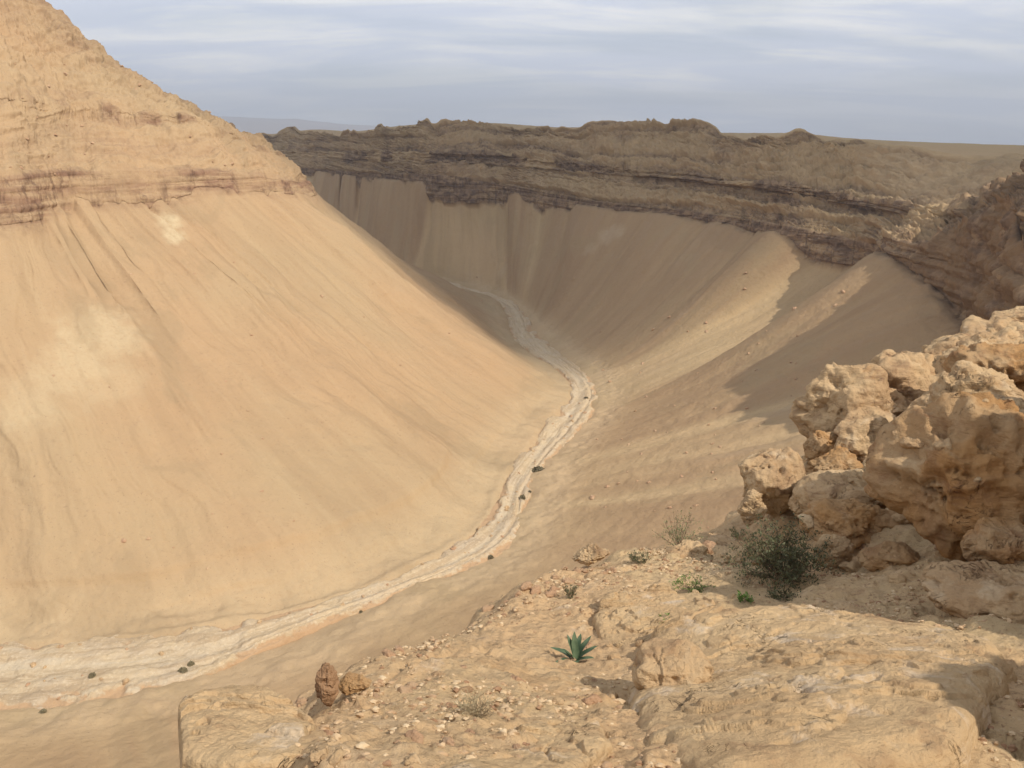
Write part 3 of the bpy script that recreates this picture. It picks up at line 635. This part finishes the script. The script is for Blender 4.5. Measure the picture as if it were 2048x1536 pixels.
BO = [
 ('boulder', (1500, 905), 15.5, (135, 118), 21, M_rock, 'large angular tan boulder perched on the outer edge of the rock pile', {}),
 ('boulder', (1393, 1015), 13.2, (98, 96), 22, M_rock, 'rounded pale boulder with a dark left side at the lower left end of the pile', {}),
 ('boulder', (1356, 1045), 13.0, (34, 46), 23, M_rock, 'small upright stone leaning at the left foot of the rounded pale boulder', {}),
 ('boulder', (1690, 1025), 9.3, (260, 225), 24, M_orange, 'biggest boulder, orange and brown with a hollowed face, at the right above the shaded hollow', dict(pits=.07, depth=.8, cut=.7)),
 ('boulder', (1722, 935), 10.2, (170, 84), 25, M_rock, 'pale flat-topped rock capping the big orange boulder', dict(depth=.9)),
 ('boulder', (1600, 985), 11.6, (90, 120), 48, M_rock, 'tall brown rock wedged behind the left shoulder of the big orange boulder', {}),
 ('boulder', (1552, 955), 14.6, (130, 90), 26, M_rock, 'blocky tan rock in the middle of the pile, right of the perched boulder', {}),
 ('boulder', (1585, 893), 16.4, (150, 110), 27, M_rock, 'craggy yellow rock behind the perched boulder on the crest of the pile', {}),
 ('boulder', (1655, 850), 17.8, (170, 84), 28, M_rock, 'broad sunlit rock on the crest of the pile with a broken top', {}),
 ('boulder', (1735, 822), 18.6, (170, 74), 29, M_rock, 'pale ledge-like rock, highest and farthest at the right end of the pile', dict(depth=.8)),
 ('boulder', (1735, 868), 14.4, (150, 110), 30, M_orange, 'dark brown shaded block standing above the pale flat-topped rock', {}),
 ('boulder', (1650, 918), 14.6, (120, 80), 31, M_rock, 'weathered tan rock beside a green plant in the upper pile', {}),
 ('boulder', (1580, 1000), 12.6, (110, 80), 32, M_rock, 'cream rock with a small notch, below the blocky tan rock', {}),
 ('boulder', (1520, 1035), 12.3, (150, 64), 33, M_rock, 'low cream slab lying across the front of the pile', {}),
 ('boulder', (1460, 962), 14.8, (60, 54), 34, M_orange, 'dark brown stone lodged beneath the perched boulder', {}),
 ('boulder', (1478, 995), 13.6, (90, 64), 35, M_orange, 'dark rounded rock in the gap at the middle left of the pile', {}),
 ('boulder', (1430, 1040), 12.7, (40, 34), 36, M_rock, 'small pale stone just right of the rounded pale boulder', {}),
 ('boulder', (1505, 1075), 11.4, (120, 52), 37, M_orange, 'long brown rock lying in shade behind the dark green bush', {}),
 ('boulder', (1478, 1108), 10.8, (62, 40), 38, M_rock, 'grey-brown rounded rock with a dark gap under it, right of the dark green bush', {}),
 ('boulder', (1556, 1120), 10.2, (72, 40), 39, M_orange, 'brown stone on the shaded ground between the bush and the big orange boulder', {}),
 ('boulder', (1720, 1105), 8.6, (120, 70), 40, M_orange, 'smooth orange rock jutting from below the big orange boulder', dict(depth=.7)),
 ('rock_slab', (1735, 1180), 8.0, (200, 62), 41, M_rock, 'overhanging brown slab over a small dark cave at the right', dict(depth=.8, flat_top=True)),
 ('boulder', (1240, 1292), 6.3, (110, 84), 43, M_rock, 'pale smooth boulder with a dark hollow at its left foot, left of the wide slab', dict(rough=.6)),
 ('boulder', (753, 1297), 5.6, (30, 62), 45, M_dark, 'upright narrow brown stone standing on the left rim of the ledge', dict(depth=1.1, cut=.8)),
 ('boulder', (790, 1296), 5.8, (44, 26), 46, M_orange, 'low split reddish rock right beside the upright brown stone', {}),
 ('boulder', (1690, 900), 13.0, (140, 100), 71, M_rock, 'sunlit craggy block just above the pale flat-topped rock', {}),
 ('boulder', (1615, 945), 13.6, (110, 90), 72, M_rock, 'angular tan block between the middle of the pile and the big orange boulder', {}),
 ('boulder', (1520, 965), 14.0, (80, 76), 73, M_rock, 'brown and tan block directly below the perched boulder', {}),
 ('boulder', (1700, 835), 16.6, (110, 70), 74, M_rock, 'rough pale block behind the dark brown block near the right edge', {}),
 ('boulder', (1612, 868), 17.2, (90, 60), 75, M_rock, 'small jagged crest block between two broad sunlit rocks', {}),
 ('boulder', (1545, 915), 15.6, (90, 70), 76, M_rock, 'tan block touching the right side of the perched boulder', {}),
 ('boulder', (1760, 790), 19.4, (120, 60), 77, M_rock, 'pale block cut by the right edge at the top of the pile', {}),
 ('boulder', (1550, 1078), 11.6, (110, 50), 78, M_orange, 'flat brown stone at the foot of the low cream slab', {}),
 ('boulder', (1330, 1118), 11.6, (70, 26), 79, M_rock, 'flat pinkish stone left of the dark green bush', {}),
 ('boulder', (1268, 1110), 12.2, (56, 24), 80, M_rock, 'flat pale stone under the wispy grey-green shrub', {}),
 ('boulder', (1128, 1110), 11.6, (46, 30), 47, M_rock, 'pale pinkish block on the far lip of the ledge', {}),
]
for nm_, px, t, wh, sd, mt, lb, kw in BO:
    boulder(nm_, px, t, wh, sd, mt, lb, 'rock slab' if nm_ == 'rock_slab' else 'boulder', **kw)
def on_smooth(u, v):
    r_ = ray(u, v); t = np.linspace(2.5, 24, 900); z = tps(r_[0]*t, r_[1]*t); k = np.nonzero(r_[2]*t <= z)[0][0]; return (r_*t[k])[:2]
def slab_cap(name, outline, H, seed, label, rough=.05):
    pts = np.array([on_smooth(*q) for q in outline]); c = pts.mean(0); pts = np.concatenate([pts+(np.roll(pts, -1, 0)-pts)*f for f in np.linspace(0, 1, 12, endpoint=False)]); an = np.arctan2(pts[:, 1]-c[1], pts[:, 0]-c[0]); ra = np.linalg.norm(pts-c, axis=1)
    o_ = np.argsort(an); an, ra = an[o_], ra[o_]; an = np.concatenate([[an[-1]-2*math.pi], an, [an[0]+2*math.pi]]); ra = np.concatenate([[ra[-1]], ra, [ra[0]]])
    n1, n2 = 620, 260; a = np.linspace(-math.pi, math.pi, n1)[:, None]; rho = np.linspace(0, 1.12, n2)[None, :]**.8
    rad = np.interp(a[:, 0], an, ra)[:, None]; rad = rad*(1+.07*fbm(v3(np.cos(a)*3, np.sin(a)*3, seed), 5, seed, .6))
    x = c[0]+np.cos(a)*rad*rho; y = c[1]+np.sin(a)*rad*rho
    edge_ = np.clip((1.0-rho)/.10, 0, 1)
    z = tps(x, y)+H*(.25+.75*edge_**.45)-.55*smooth(1.0, 1.12, rho)-.12*(rho > 1)*0
    st = fbm(v3(x*1.1, y*1.1, seed), 4, seed+1); z = z+st*.09+fbm(v3(x*5, y*5, seed), 5, seed+2, .6)*rough*.7
    cr = fbm(v3(x*1.6+st, y*.9, seed+5), 3, seed+3, ridge=True); z = z-smooth(.80, .93, cr)*.035
    lv = fbm(v3(x*1.3, y*2.0, seed+8), 4, seed+4); z = z+smooth(-.02, .03, lv)*.035+smooth(.22, .26, lv)*.03
    hl = fbm(v3(x*7, y*7, seed), 3, seed+6); z = z-smooth(.35, .55, hl)*.02+fbm(v3(x*26, y*26, 1), 3, seed+7, .6)*.006
    o = mesh_from(name, v3(x, y, z), grid_faces(n1, n2), M_slab); return tag(o, label, 'rock slab')
M_slab = boulder_material('pale_slab_stone', (.58, .41, .23), (.53, .36, .195), (.34, .21, .115), (.72, .60, .46))
slab_cap('rock_slab', [(1190, 1372), (1185, 1290), (1215, 1235), (1300, 1205), (1400, 1195), (1520, 1208), (1620, 1222), (1700, 1262), (1722, 1285), (1690, 1330), (1660, 1400), (1500, 1440), (1300, 1440)], .16, 42, 'wide flat sunlit slab with white patches in the lower right foreground')
slab_cap('rock_slab', [(548, 1390), (556, 1330), (600, 1318), (650, 1318), (705, 1328), (735, 1352), (720, 1400), (620, 1410)], .04, 44, 'pale flat block at the lower left rim of the ledge, with tiny green plant')
slab_cap('rock_slab', [(860, 1400), (880, 1345), (960, 1325), (1060, 1318), (1130, 1340), (1150, 1390), (1080, 1440), (940, 1450)], .05, 49, 'low cracked slab at the bottom middle, between the straw tuft and the pale boulder')
slab_cap('rock_slab', [(1130, 1200), (1150, 1175), (1230, 1160), (1300, 1180), (1290, 1215), (1220, 1240), (1150, 1235)], .04, 50, 'low tan slab behind the strap-leaf rosette, near the bright green seedling')
# outcrop blocks unseen past the right edge, placed to shade the lower right corner
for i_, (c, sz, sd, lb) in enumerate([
    ((7.2, 5.9, -1.5), (4.4, 3.5, 5.6), 61, 'tall unseen rock face past the right edge, placed to shade the hollow'),
    ((8.6, 8.4, -1.9), (3.8, 3.4, 4.0), 62, 'massive brown outcrop block, out of view right of the big orange boulder'),
    ((11.5, 12.0, -2.6), (4.2, 3.6, 3.0), 63, 'broad craggy outcrop block, out of view behind the massive brown one'),
    ((6.7, 2.5, -.9), (2.7, 2.3, 3.6), 64, 'low rounded outcrop block, out of view at the right, placed to shade the near corner')]):
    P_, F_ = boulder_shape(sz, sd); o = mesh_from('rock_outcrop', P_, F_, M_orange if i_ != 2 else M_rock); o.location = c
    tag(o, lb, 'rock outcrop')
# red rubble along the rim
def small_rock(name, c, size, seed, mat, label, group, cat='rock', sub=4):
    P_, F_ = boulder_shape(size, seed, sub=sub, planes=8, rough=1.2); o = mesh_from(name, P_, F_, mat); o.location = c
    o.rotation_euler = (random.uniform(-.3, .3), random.uniform(-.3, .3), random.uniform(0, 6)); return tag(o, label, cat, group)
M_red = boulder_material('reddish_rubble_stone', (.46, .28, .165), (.49, .33, .20), (.27, .15, .085), (.58, .43, .28))
protoR = []; protoT = []
for k in range(5):
    protoR.append(boulder_shape((1, .8, .62), 500+k, sub=4, planes=8, cut=.5)); protoT.append(boulder_shape((1, .75, .55), 520+k, sub=4, planes=8, cut=.5))
def mesh_data(name, PF, mat):
    o = mesh_from(name, PF[0], PF[1], mat); me = o.data; bpy.data.objects.remove(o); return me
meR = [mesh_data('red_rock', p, M_red) for p in protoR]; meT = [mesh_data('stone', p, M_rock) for p in protoT]; meW = [mesh_data('stone', p, M_red) for p in protoT]
def inst(name, me, p, s_, label, cat, group):
    o = bpy.data.objects.new(name, me); COL.objects.link(o); o.location = p; o.scale = (s_*random.uniform(.8, 1.2), s_, s_*random.uniform(.8, 1.3))
    o.rotation_euler = (random.uniform(-.35, .35), random.uniform(-.35, .35), random.uniform(0, 6.28)); return tag(o, label, cat, group)
for k in range(26):
    f = k/25; u = 925+250*f+random.uniform(-14, 14); v = 1192-75*f+random.uniform(-8, 14)
    p, t = on_ledge(u, v)
    if p is None: continue
    inst('red_rock', random.choice(meR), p, random.uniform(.06, .17), 'reddish angular rock in the rubble along the rim of the ledge', 'rock', 'reddish rubble along the ledge rim')
for k in range(300):
    u = random.uniform(560, 1640); v = random.uniform(1130, 1415)
    if v < 1330-(u-520)*.33+10: continue
    p, t = on_ledge(u, v); red = random.random() < .4
    if p is None: continue
    where = 'left of the strap-leaf rosette' if u < 1060 else ('beside the wide flat slab' if u > 1230 else 'near the strap-leaf rosette')
    if v > 1372: where = 'in the nearest foreground, '+where
    inst('stone', random.choice(meW if red else meT), p, (.03+.13*random.random()**2.5), 'small loose %s stone on sandy ground %s' % ('reddish' if red else 'tan', where), 'stone', 'loose %s stones %s' % ('reddish' if red else 'tan', where))
bpy.context.view_layer.update(); DG = bpy.context.evaluated_depsgraph_get()
for k in range(110):
    u = random.uniform(1380, 1745); v = random.uniform(800, 1075)
    if v < 1030-(u-1350)*.62: continue
    r_ = Vector(ray(u, v)); hit, loc, nrm, _, ob, _ = sc.ray_cast(DG, Vector((0, 0, 0)), r_)
    if not hit or loc.length > 30 or nrm.z < .8 or ob.name.startswith('rocky_ledge'): continue
    z_ = .08+.20*random.random()**1.6
    inst('rubble_rock', random.choice(meR[:0]+meT), loc-Vector((0, 0, z_*.16)), z_, 'broken rock lying on top of the boulders of the pile', 'rock', 'broken rocks on top of the boulder pile')
for k in range(60):
    u = random.uniform(1260, 1740); v = random.uniform(880, 1150)
    p, t = on_ledge(u, v)
    if p is None: continue
    inst('rubble_rock', random.choice(meR if random.random() < .3 else meT), (p[0], p[1], p[2]+.03), random.uniform(.12, .34), 'broken rock lying between the boulders of the pile', 'rock', 'broken rocks in the boulder pile')
m, n, b = new_mat('mixed_gravel'); sh = n.node('ShaderNodeAttribute', attribute_name='shade').outputs['Fac']
n.put(b.inputs['Base Color'], n.mix(n.ramp(sh, .3, 1.), n.mix(n.ramp(sh, 0., .4), (.32, .19, .11), (.50, .35, .21)), (.60, .46, .29))); M_gravel = m
# gravel: far too many to count
gv, gf = ICO[2]; GV, GF = [], []
sx_, sy_ = RNG.uniform(-3, 6, 26000), RNG.uniform(3.3, 12, 26000)
hz2, he2, _ = ledge_height(sx_, sy_)
keep = he2 > .15; sx_, sy_, hz2 = sx_[keep], sy_[keep], hz2[keep]
clump = fbm(v3(sx_*.8, sy_*.8, 3), 3, 431) > -.1
sx_, sy_, hz2 = sx_[clump], sy_[clump], hz2[clump]
for k in range(len(sx_)):
    s_ = (.006+.026*random.random()**4)
    q = gv*np.array([random.uniform(.7, 1.3), random.uniform(.6, 1), random.uniform(.45, .9)])*s_*(1+.3*np.sin(gv@np.array([3., 5, 2])+k))[:, None]
    GV.append(q+np.array([sx_[k], sy_[k], hz2[k]+s_*.05])); GF.append(gf+k*len(gv))
tag(mesh_from('gravel', np.concatenate(GV), np.concatenate(GF), M_gravel, {'shade': np.repeat(RNG.uniform(0, 1, len(sx_)), len(gv))}, flat=True), kind='stuff')

# ------------------------------------------------------------------ plants
def leaf_mat(name, a, c, rough=.6):
    m, n, b = new_mat(name, rough); pos = n.node('ShaderNodeNewGeometry').outputs['Position']
    n.put(b.inputs['Base Color'], n.mix(n.ramp(n.noise(pos, 9, 4), .35, .65), a, c)); b.inputs['Specular IOR Level'].default_value = .3; return m
M_squill = leaf_mat('blue_green_leaf', (.05, .085, .045), (.11, .15, .08), .55)
M_bush = leaf_mat('dark_green_leaf', (.065, .07, .03), (.14, .14, .065)); M_pale = leaf_mat('grey_green_leaf', (.16, .19, .08), (.27, .27, .13)); M_fresh = leaf_mat('fresh_green_leaf', (.09, .17, .03), (.17, .25, .06))
M_scrub = leaf_mat('dusty_scrub', (.17, .145, .08), (.27, .22, .13), .8); M_dry = leaf_mat('dry_straw', (.42, .34, .2), (.30, .22, .13), .8); M_twig = leaf_mat('brown_twig', (.13, .085, .05), (.2, .14, .09), .8)
def plant_root(name, p, label, cat, group=None):
    o = bpy.data.objects.new(name, None); COL.objects.link(o); o.location = p; o.empty_display_size = .1; return tag(o, label, cat, group)
def strap_leaf(L_, w_, yaw, lean, curl, seed, fold=.35):
    n1, n2 = 14, 5; t = np.linspace(0, 1, n1)
    ang = lean+curl*t**1.5; ds = L_/(n1-1)
    x = np.concatenate([[0], np.cumsum(np.sin(ang[:-1])*ds)]); z = np.concatenate([[0], np.cumsum(np.cos(ang[:-1])*ds)])
    wd = w_*np.sin(np.clip(t*.93+.10, 0, 1)*math.pi)**.6*np.where(t > .97, .15, 1)
    c = np.linspace(-1, 1, n2)[None, :]
    lat = wd[:, None]*c*.5; up_ = np.abs(c)*wd[:, None]*fold*.5
    px = x[:, None]-up_*np.cos(ang)[:, None]; pz = z[:, None]+up_*np.sin(ang)[:, None]; py = lat+.004*np.sin(t*9+seed)[:, None]
    P_ = v3(px*math.cos(yaw)-py*math.sin(yaw), px*math.sin(yaw)+py*math.cos(yaw), pz)
    return P_, grid_faces(n1, n2)
p, t = on_ledge(1105, 1258); root = plant_root('squill_plant', p, 'dark green rosette of broad strap leaves growing alone on the sandy ledge', 'plant')
for k, (yw, ln, cu, L_) in enumerate([(2.9, .95, .5, .26), (2.3, .35, .35, .25), (1.75, .22, .3, .27), (1.2, .45, .4, .25), (.6, .55, .5, .27), (.15, .8, .5, .25), (-.5, .95, .5, .2), (-2.6, 1.15, .4, .24), (-1.6, .9, .6, .18), (1.5, .7, .4, .22), (-2.9, .6, .4, .2)]):
    P_, F_ = strap_leaf(L_*1.0, .062, yw, ln, cu, k); mesh_from('leaf', P_, F_, M_squill, parent=root)
def tube(path, r0, r1, k=4):
    path = np.asarray(path); n_ = len(path); d = np.gradient(path, axis=0); d /= np.linalg.norm(d, axis=1, keepdims=True)+1e-9
    a = np.cross(d, (.31, .2, .93)); a /= np.linalg.norm(a, axis=1, keepdims=True)+1e-9; b_ = np.cross(d, a)
    th = np.arange(k)*2*math.pi/k; r = np.linspace(r0, r1, n_)[:, None, None]
    P_ = path[:, None]+r*(a[:, None]*np.cos(th)[None, :, None]+b_[:, None]*np.sin(th)[None, :, None])
    i = np.arange(n_*k).reshape(n_, k); j = np.roll(i, -1, 1)
    return P_.reshape(-1, 3), np.stack([i[:-1], j[:-1], j[1:], i[1:]], -1).reshape(-1, 4)
def merge(parts):
    V, F, o = [], [], 0
    for p_, f_ in parts: V.append(p_.reshape(-1, 3)); F.append(f_+o); o += len(V[-1])
    return np.concatenate(V), np.concatenate(F)
def shrub(name, p, w_, h_, seed, lm, label, cat='bush', nst=40, leaves=2500, lsz=.014, upright=.5, group=None, twig=None):
    rg = np.random.default_rng(seed); root = plant_root(name, p, label, cat, group); st = []; lf = []
    for k in range(nst):
        a = rg.uniform(0, 6.28); rad = w_*.5*rg.uniform(.25, 1)**.7; hh = h_*rg.uniform(.55, 1)*(1-.45*(rad/(w_*.5))**2)
        t = np.linspace(0, 1, 7)[:, None]; end = np.array([math.cos(a)*rad, math.sin(a)*rad, hh])
        mid = end*np.array([1-upright, 1-upright, .5]); path = 2*t*(1-t)*mid+t*t*end+rg.normal(size=(7, 3))*.012*w_*t
        st.append(tube(path, .0045*max(w_, .3), .0014)); lf.append(path)
        for _ in range(3):
            q = path[rg.integers(2, 6)]; e2 = q+rg.normal(size=3)*np.array([.13, .13, .10])*w_+np.array([0, 0, .09*h_]); pp = q+(e2-q)*t+rg.normal(size=(7, 3))*.008*w_*t
            pp[:, 2] = np.maximum(pp[:, 2], .01); st.append(tube(pp, .0022, .001, 3)); lf.append(pp)
    V, F = merge([s_ for s_ in st if s_[1].shape[1] == 4]); mesh_from('stems', V, F, twig or M_twig, parent=root)
    if leaves:
        base = np.concatenate([q[3:] for q in lf]); c = base[rg.integers(0, len(base), leaves)]+rg.normal(size=(leaves, 3))*.016*w_
        c[:, 2] = np.abs(c[:, 2])
        d = rg.normal(size=(leaves, 3)); d[:, 2] = np.abs(d[:, 2])+.3; d /= np.linalg.norm(d, axis=1, keepdims=True)
        s_ = np.cross(d, rg.normal(size=(leaves, 3))); s_ /= np.linalg.norm(s_, axis=1, keepdims=True); L_ = (lsz*rg.uniform(.6, 1.5, leaves))[:, None]
        V = np.stack([c-s_*L_*.25, c+d*L_*.6-s_*L_*.28, c+d*L_*1.3, c+d*L_*.6+s_*L_*.28], 1).reshape(-1, 3)
        mesh_from('foliage', V, np.arange(len(V)).reshape(-1, 4), lm, flat=True, parent=root)
    return root
def shrub_at(u, v, wpx, hpx, **k):
    p, t = on_ledge(u, v)
    if p is None: p = at(u, v, 12.); t = 12.; p[2] = gz_at(p[0], p[1])
    return shrub(p=p, w_=wpx/FPX*t, h_=hpx/FPX*t, **k)
shrub_at(1392, 1142, 150, 82, name='desert_bush', seed=1, lm=M_bush, nst=80, leaves=5600, lsz=.026, label='dense dark green bush at the foot of the rock pile, half in shade')
shrub_at(1250, 1098, 76, 62, name='wispy_shrub', seed=2, lm=M_pale, nst=26, leaves=900, lsz=.018, label='wispy grey-green shrub standing on the far rim, left of the dark bush')
shrub_at(1195, 1118, 36, 20, name='low_shrub', seed=3, lm=M_bush, nst=16, leaves=500, lsz=.018, label='tiny dark shrub on the rim beside the pale pinkish block')
shrub_at(1098, 1170, 26, 28, name='low_shrub', seed=4, lm=M_bush, nst=16, leaves=320, lsz=.016, label='small brown-black tuft on the ledge amid the reddish rubble')
shrub_at(1272, 1158, 62, 18, name='low_shrub', seed=5, lm=M_fresh, nst=20, leaves=500, lsz=.018, label='flat green creeping plant left of the dark bush')
shrub_at(1345, 1176, 24, 20, name='green_seedling', seed=6, lm=M_fresh, nst=8, leaves=120, lsz=.028, label='fresh green seedling in front of the dark bush')
shrub_at(1228, 1206, 24, 16, name='green_seedling', seed=7, lm=M_fresh, nst=8, leaves=100, lsz=.03, label='bright green seedling on bare sand up and right of the strap-leaf rosette')
shrub_at(1398, 1170, 60, 24, name='low_shrub', seed=8, lm=M_bush, nst=20, leaves=600, lsz=.02, label='dark low shrub in the shade under the dense bush')
shrub_at(626, 1352, 36, 34, name='twiggy_plant', seed=9, lm=M_fresh, nst=9, leaves=140, lsz=.014, label='twiggy small green plant at the lower left on the pale block')
shrub_at(962, 1335, 70, 34, name='straw_tuft', seed=10, lm=M_dry, nst=50, leaves=120, lsz=.012, upright=.3, twig=M_dry, cat='grass tuft', label='dry straw-coloured tuft on the ledge, lower middle')
shrub_at(1600, 940, 50, 30, name='low_shrub', seed=12, lm=M_bush, nst=18, leaves=500, lsz=.022, label='small green shrub growing high among the boulders')
shrub_at(1335, 1085, 30, 26, name='low_shrub', seed=13, lm=M_pale, nst=12, leaves=260, lsz=.02, label='pale shrub between the wispy shrub and the rounded pale boulder')

# scattered shrubs and dark rocks down in the valley: tiny in the picture
SP, CP = math.sin(VALLEY), math.cos(VALLEY)
ALLP = np.concatenate([LEFT.reshape(-1, 3), RIGHT.reshape(-1, 3), Pw.reshape(-1, 3)])
ALLP = ALLP[(ALLP[:, 1] > 60) & (ALLP[:, 1] < 900)]; AL = ALLP[:, 0]/(ALLP[:, 1]*CP-ALLP[:, 2]*SP); AV = (ALLP[:, 1]*SP+ALLP[:, 2]*CP)/(ALLP[:, 1]*CP-ALLP[:, 2]*SP)
AU_, AV_ = CU+AL*FPX, CV-AV*FPX; AT = ALLP[:, 1]*CP-ALLP[:, 2]*SP
def on_valley(u, v):
    m_ = np.nonzero((np.abs(AU_-u) < 7) & (np.abs(AV_-v) < 7))[0]
    if not len(m_): return None
    tm = AT[m_]; m_ = m_[tm < tm.min()+12]; k = m_[np.argmin(np.hypot(AU_[m_]-u, AV_[m_]-v))]
    return tilt(ALLP[k]), AT[k]
rg = np.random.default_rng(5)
def far_bush_mesh(seed):
    rg = np.random.default_rng(seed); n_ = 420; c = rg.normal(size=(n_, 3)); c /= np.linalg.norm(c, axis=1, keepdims=True); c *= rg.uniform(.4, 1, (n_, 1))**.5*np.array([.5, .5, .42]); c[:, 2] = np.abs(c[:, 2])
    d = rg.normal(size=(n_, 3))*.10; e = rg.normal(size=(n_, 3))*.10; V = np.stack([c-d, c-e, c+d, c+e], 1).reshape(-1, 3)
    o = mesh_from('valley_shrub', V, np.arange(n_*4).reshape(-1, 4), M_scrub, flat=True); me = o.data; bpy.data.objects.remove(o); return me
FB = [far_bush_mesh(k) for k in range(3)]
for (u, v, px_) in [(1052, 988, 18), (1030, 1026, 14), (1040, 1018, 12), (890, 1157, 18), (800, 1188, 18), (985, 1112, 24), (560, 1262, 13), (575, 1250, 11), (548, 1272, 12), (420, 1278, 10), (352, 1330, 14), (1120, 885, 8)]:
    h = on_valley(u, v)
    if h is None: continue
    o = inst('valley_shrub', FB[int(rg.integers(3))], h[0], px_*float(rg.uniform(.3, .95))/FPX*h[1], 'tiny dark shrub beside the pale dry riverbed', 'shrub', 'shrubs along the riverbed')
meD = [mesh_data('valley_rock', p_, M_red) for p_ in protoT[:3]]
spots = [(1130, 1026, 10), (1238, 770, 9), (1290, 778, 7), (1345, 660+48, 8), (1345, 730, 7), (1415, 758, 10), (1484, 735, 8), (1474, 752, 7), (1155, 862, 7), (1200, 836, 7), (1290, 790, 7), (1215, 788, 6), (465, 1088, 10), (500, 1084, 8), (660, 1016, 6), (1150, 1010, 7), (1165, 1006, 6), (1210, 1005, 7), (1240, 1040, 7), (1275, 1036, 9), (1180, 950, 6), (1302, 900, 6), (745, 620+120, 6)]
for k in range(60): spots.append((rg.uniform(1120, 1480), rg.uniform(790, 1080), rg.uniform(3, 6)))
for k in range(30): spots.append((rg.uniform(320, 1000), rg.uniform(680, 1150), rg.uniform(3, 5)))
for k in range(34): spots.append((rg.uniform(300, 620), rg.uniform(400, 570), rg.uniform(3, 8)))
for (u, v, px_) in spots:
    h = on_valley(u, v)
    if h is None: continue
    left = h[0][0] < np.interp(h[0][1], [150, 200, 280, 345, 500], [-90, -8, 12, 25, 0])
    inst('valley_rock', meD[int(rg.integers(3))], h[0], px_/FPX*h[1], 'fallen brown rock dotting the sunny slope of the left hill' if left else 'fallen brown rock dotting the slope right of the riverbed', 'rock', 'fallen rocks on the left slope' if left else 'fallen rocks on the right slope')

for k in range(90):
    f = random.uniform(2.2, 13.5); i_ = int(f); f -= i_; a = np.array(WL[i_])*(1-f)+np.array(WL[i_+1])*f; c_ = np.array(WR[i_])*(1-f)+np.array(WR[i_+1])*f; g_ = random.uniform(.05, .98)
    q = a*(1-g_)+c_*g_; kk = np.argmin(np.hypot(Pw[..., 0]-q[0], Pw[..., 1]-q[1])); q = tilt(Pw.reshape(-1, 3)[kk])
    far_ = q[1] > 230
    inst('riverbed_stone', random.choice(meT if random.random() < .5 else meW), q, .5+1.3*random.random()**3, 'stone lying in the pale dry riverbed, %s' % ('toward its far bend' if far_ else 'in its near left stretch'), 'stone', 'stones in the far riverbed' if far_ else 'stones in the near riverbed')
# ------------------------------------------------------------------ haze in the air
HZ = 14600
hv = [(x, y, z) for x in (-HZ, HZ) for y in (-400, HZ) for z in (-105, 620)]
hm = bpy.data.materials.new('thin_haze'); hm.use_nodes = True; n = NT(hm.node_tree); n.n.clear()
pvn = n.node('ShaderNodeVolumePrincipled', {'Color': (.80, .86, .97), 'Density': .00016, 'Anisotropy': .2}); n.l.new(pvn.outputs[0], n.node('ShaderNodeOutputMaterial').inputs['Volume'])
hf = [(0, 1, 3, 2), (4, 6, 7, 5), (0, 4, 5, 1), (2, 3, 7, 6), (0, 2, 6, 4), (1, 5, 7, 3)]
hz = mesh_from('haze', hv, hf, hm, flat=True); hz.data.update(); tag(hz, kind='stuff')
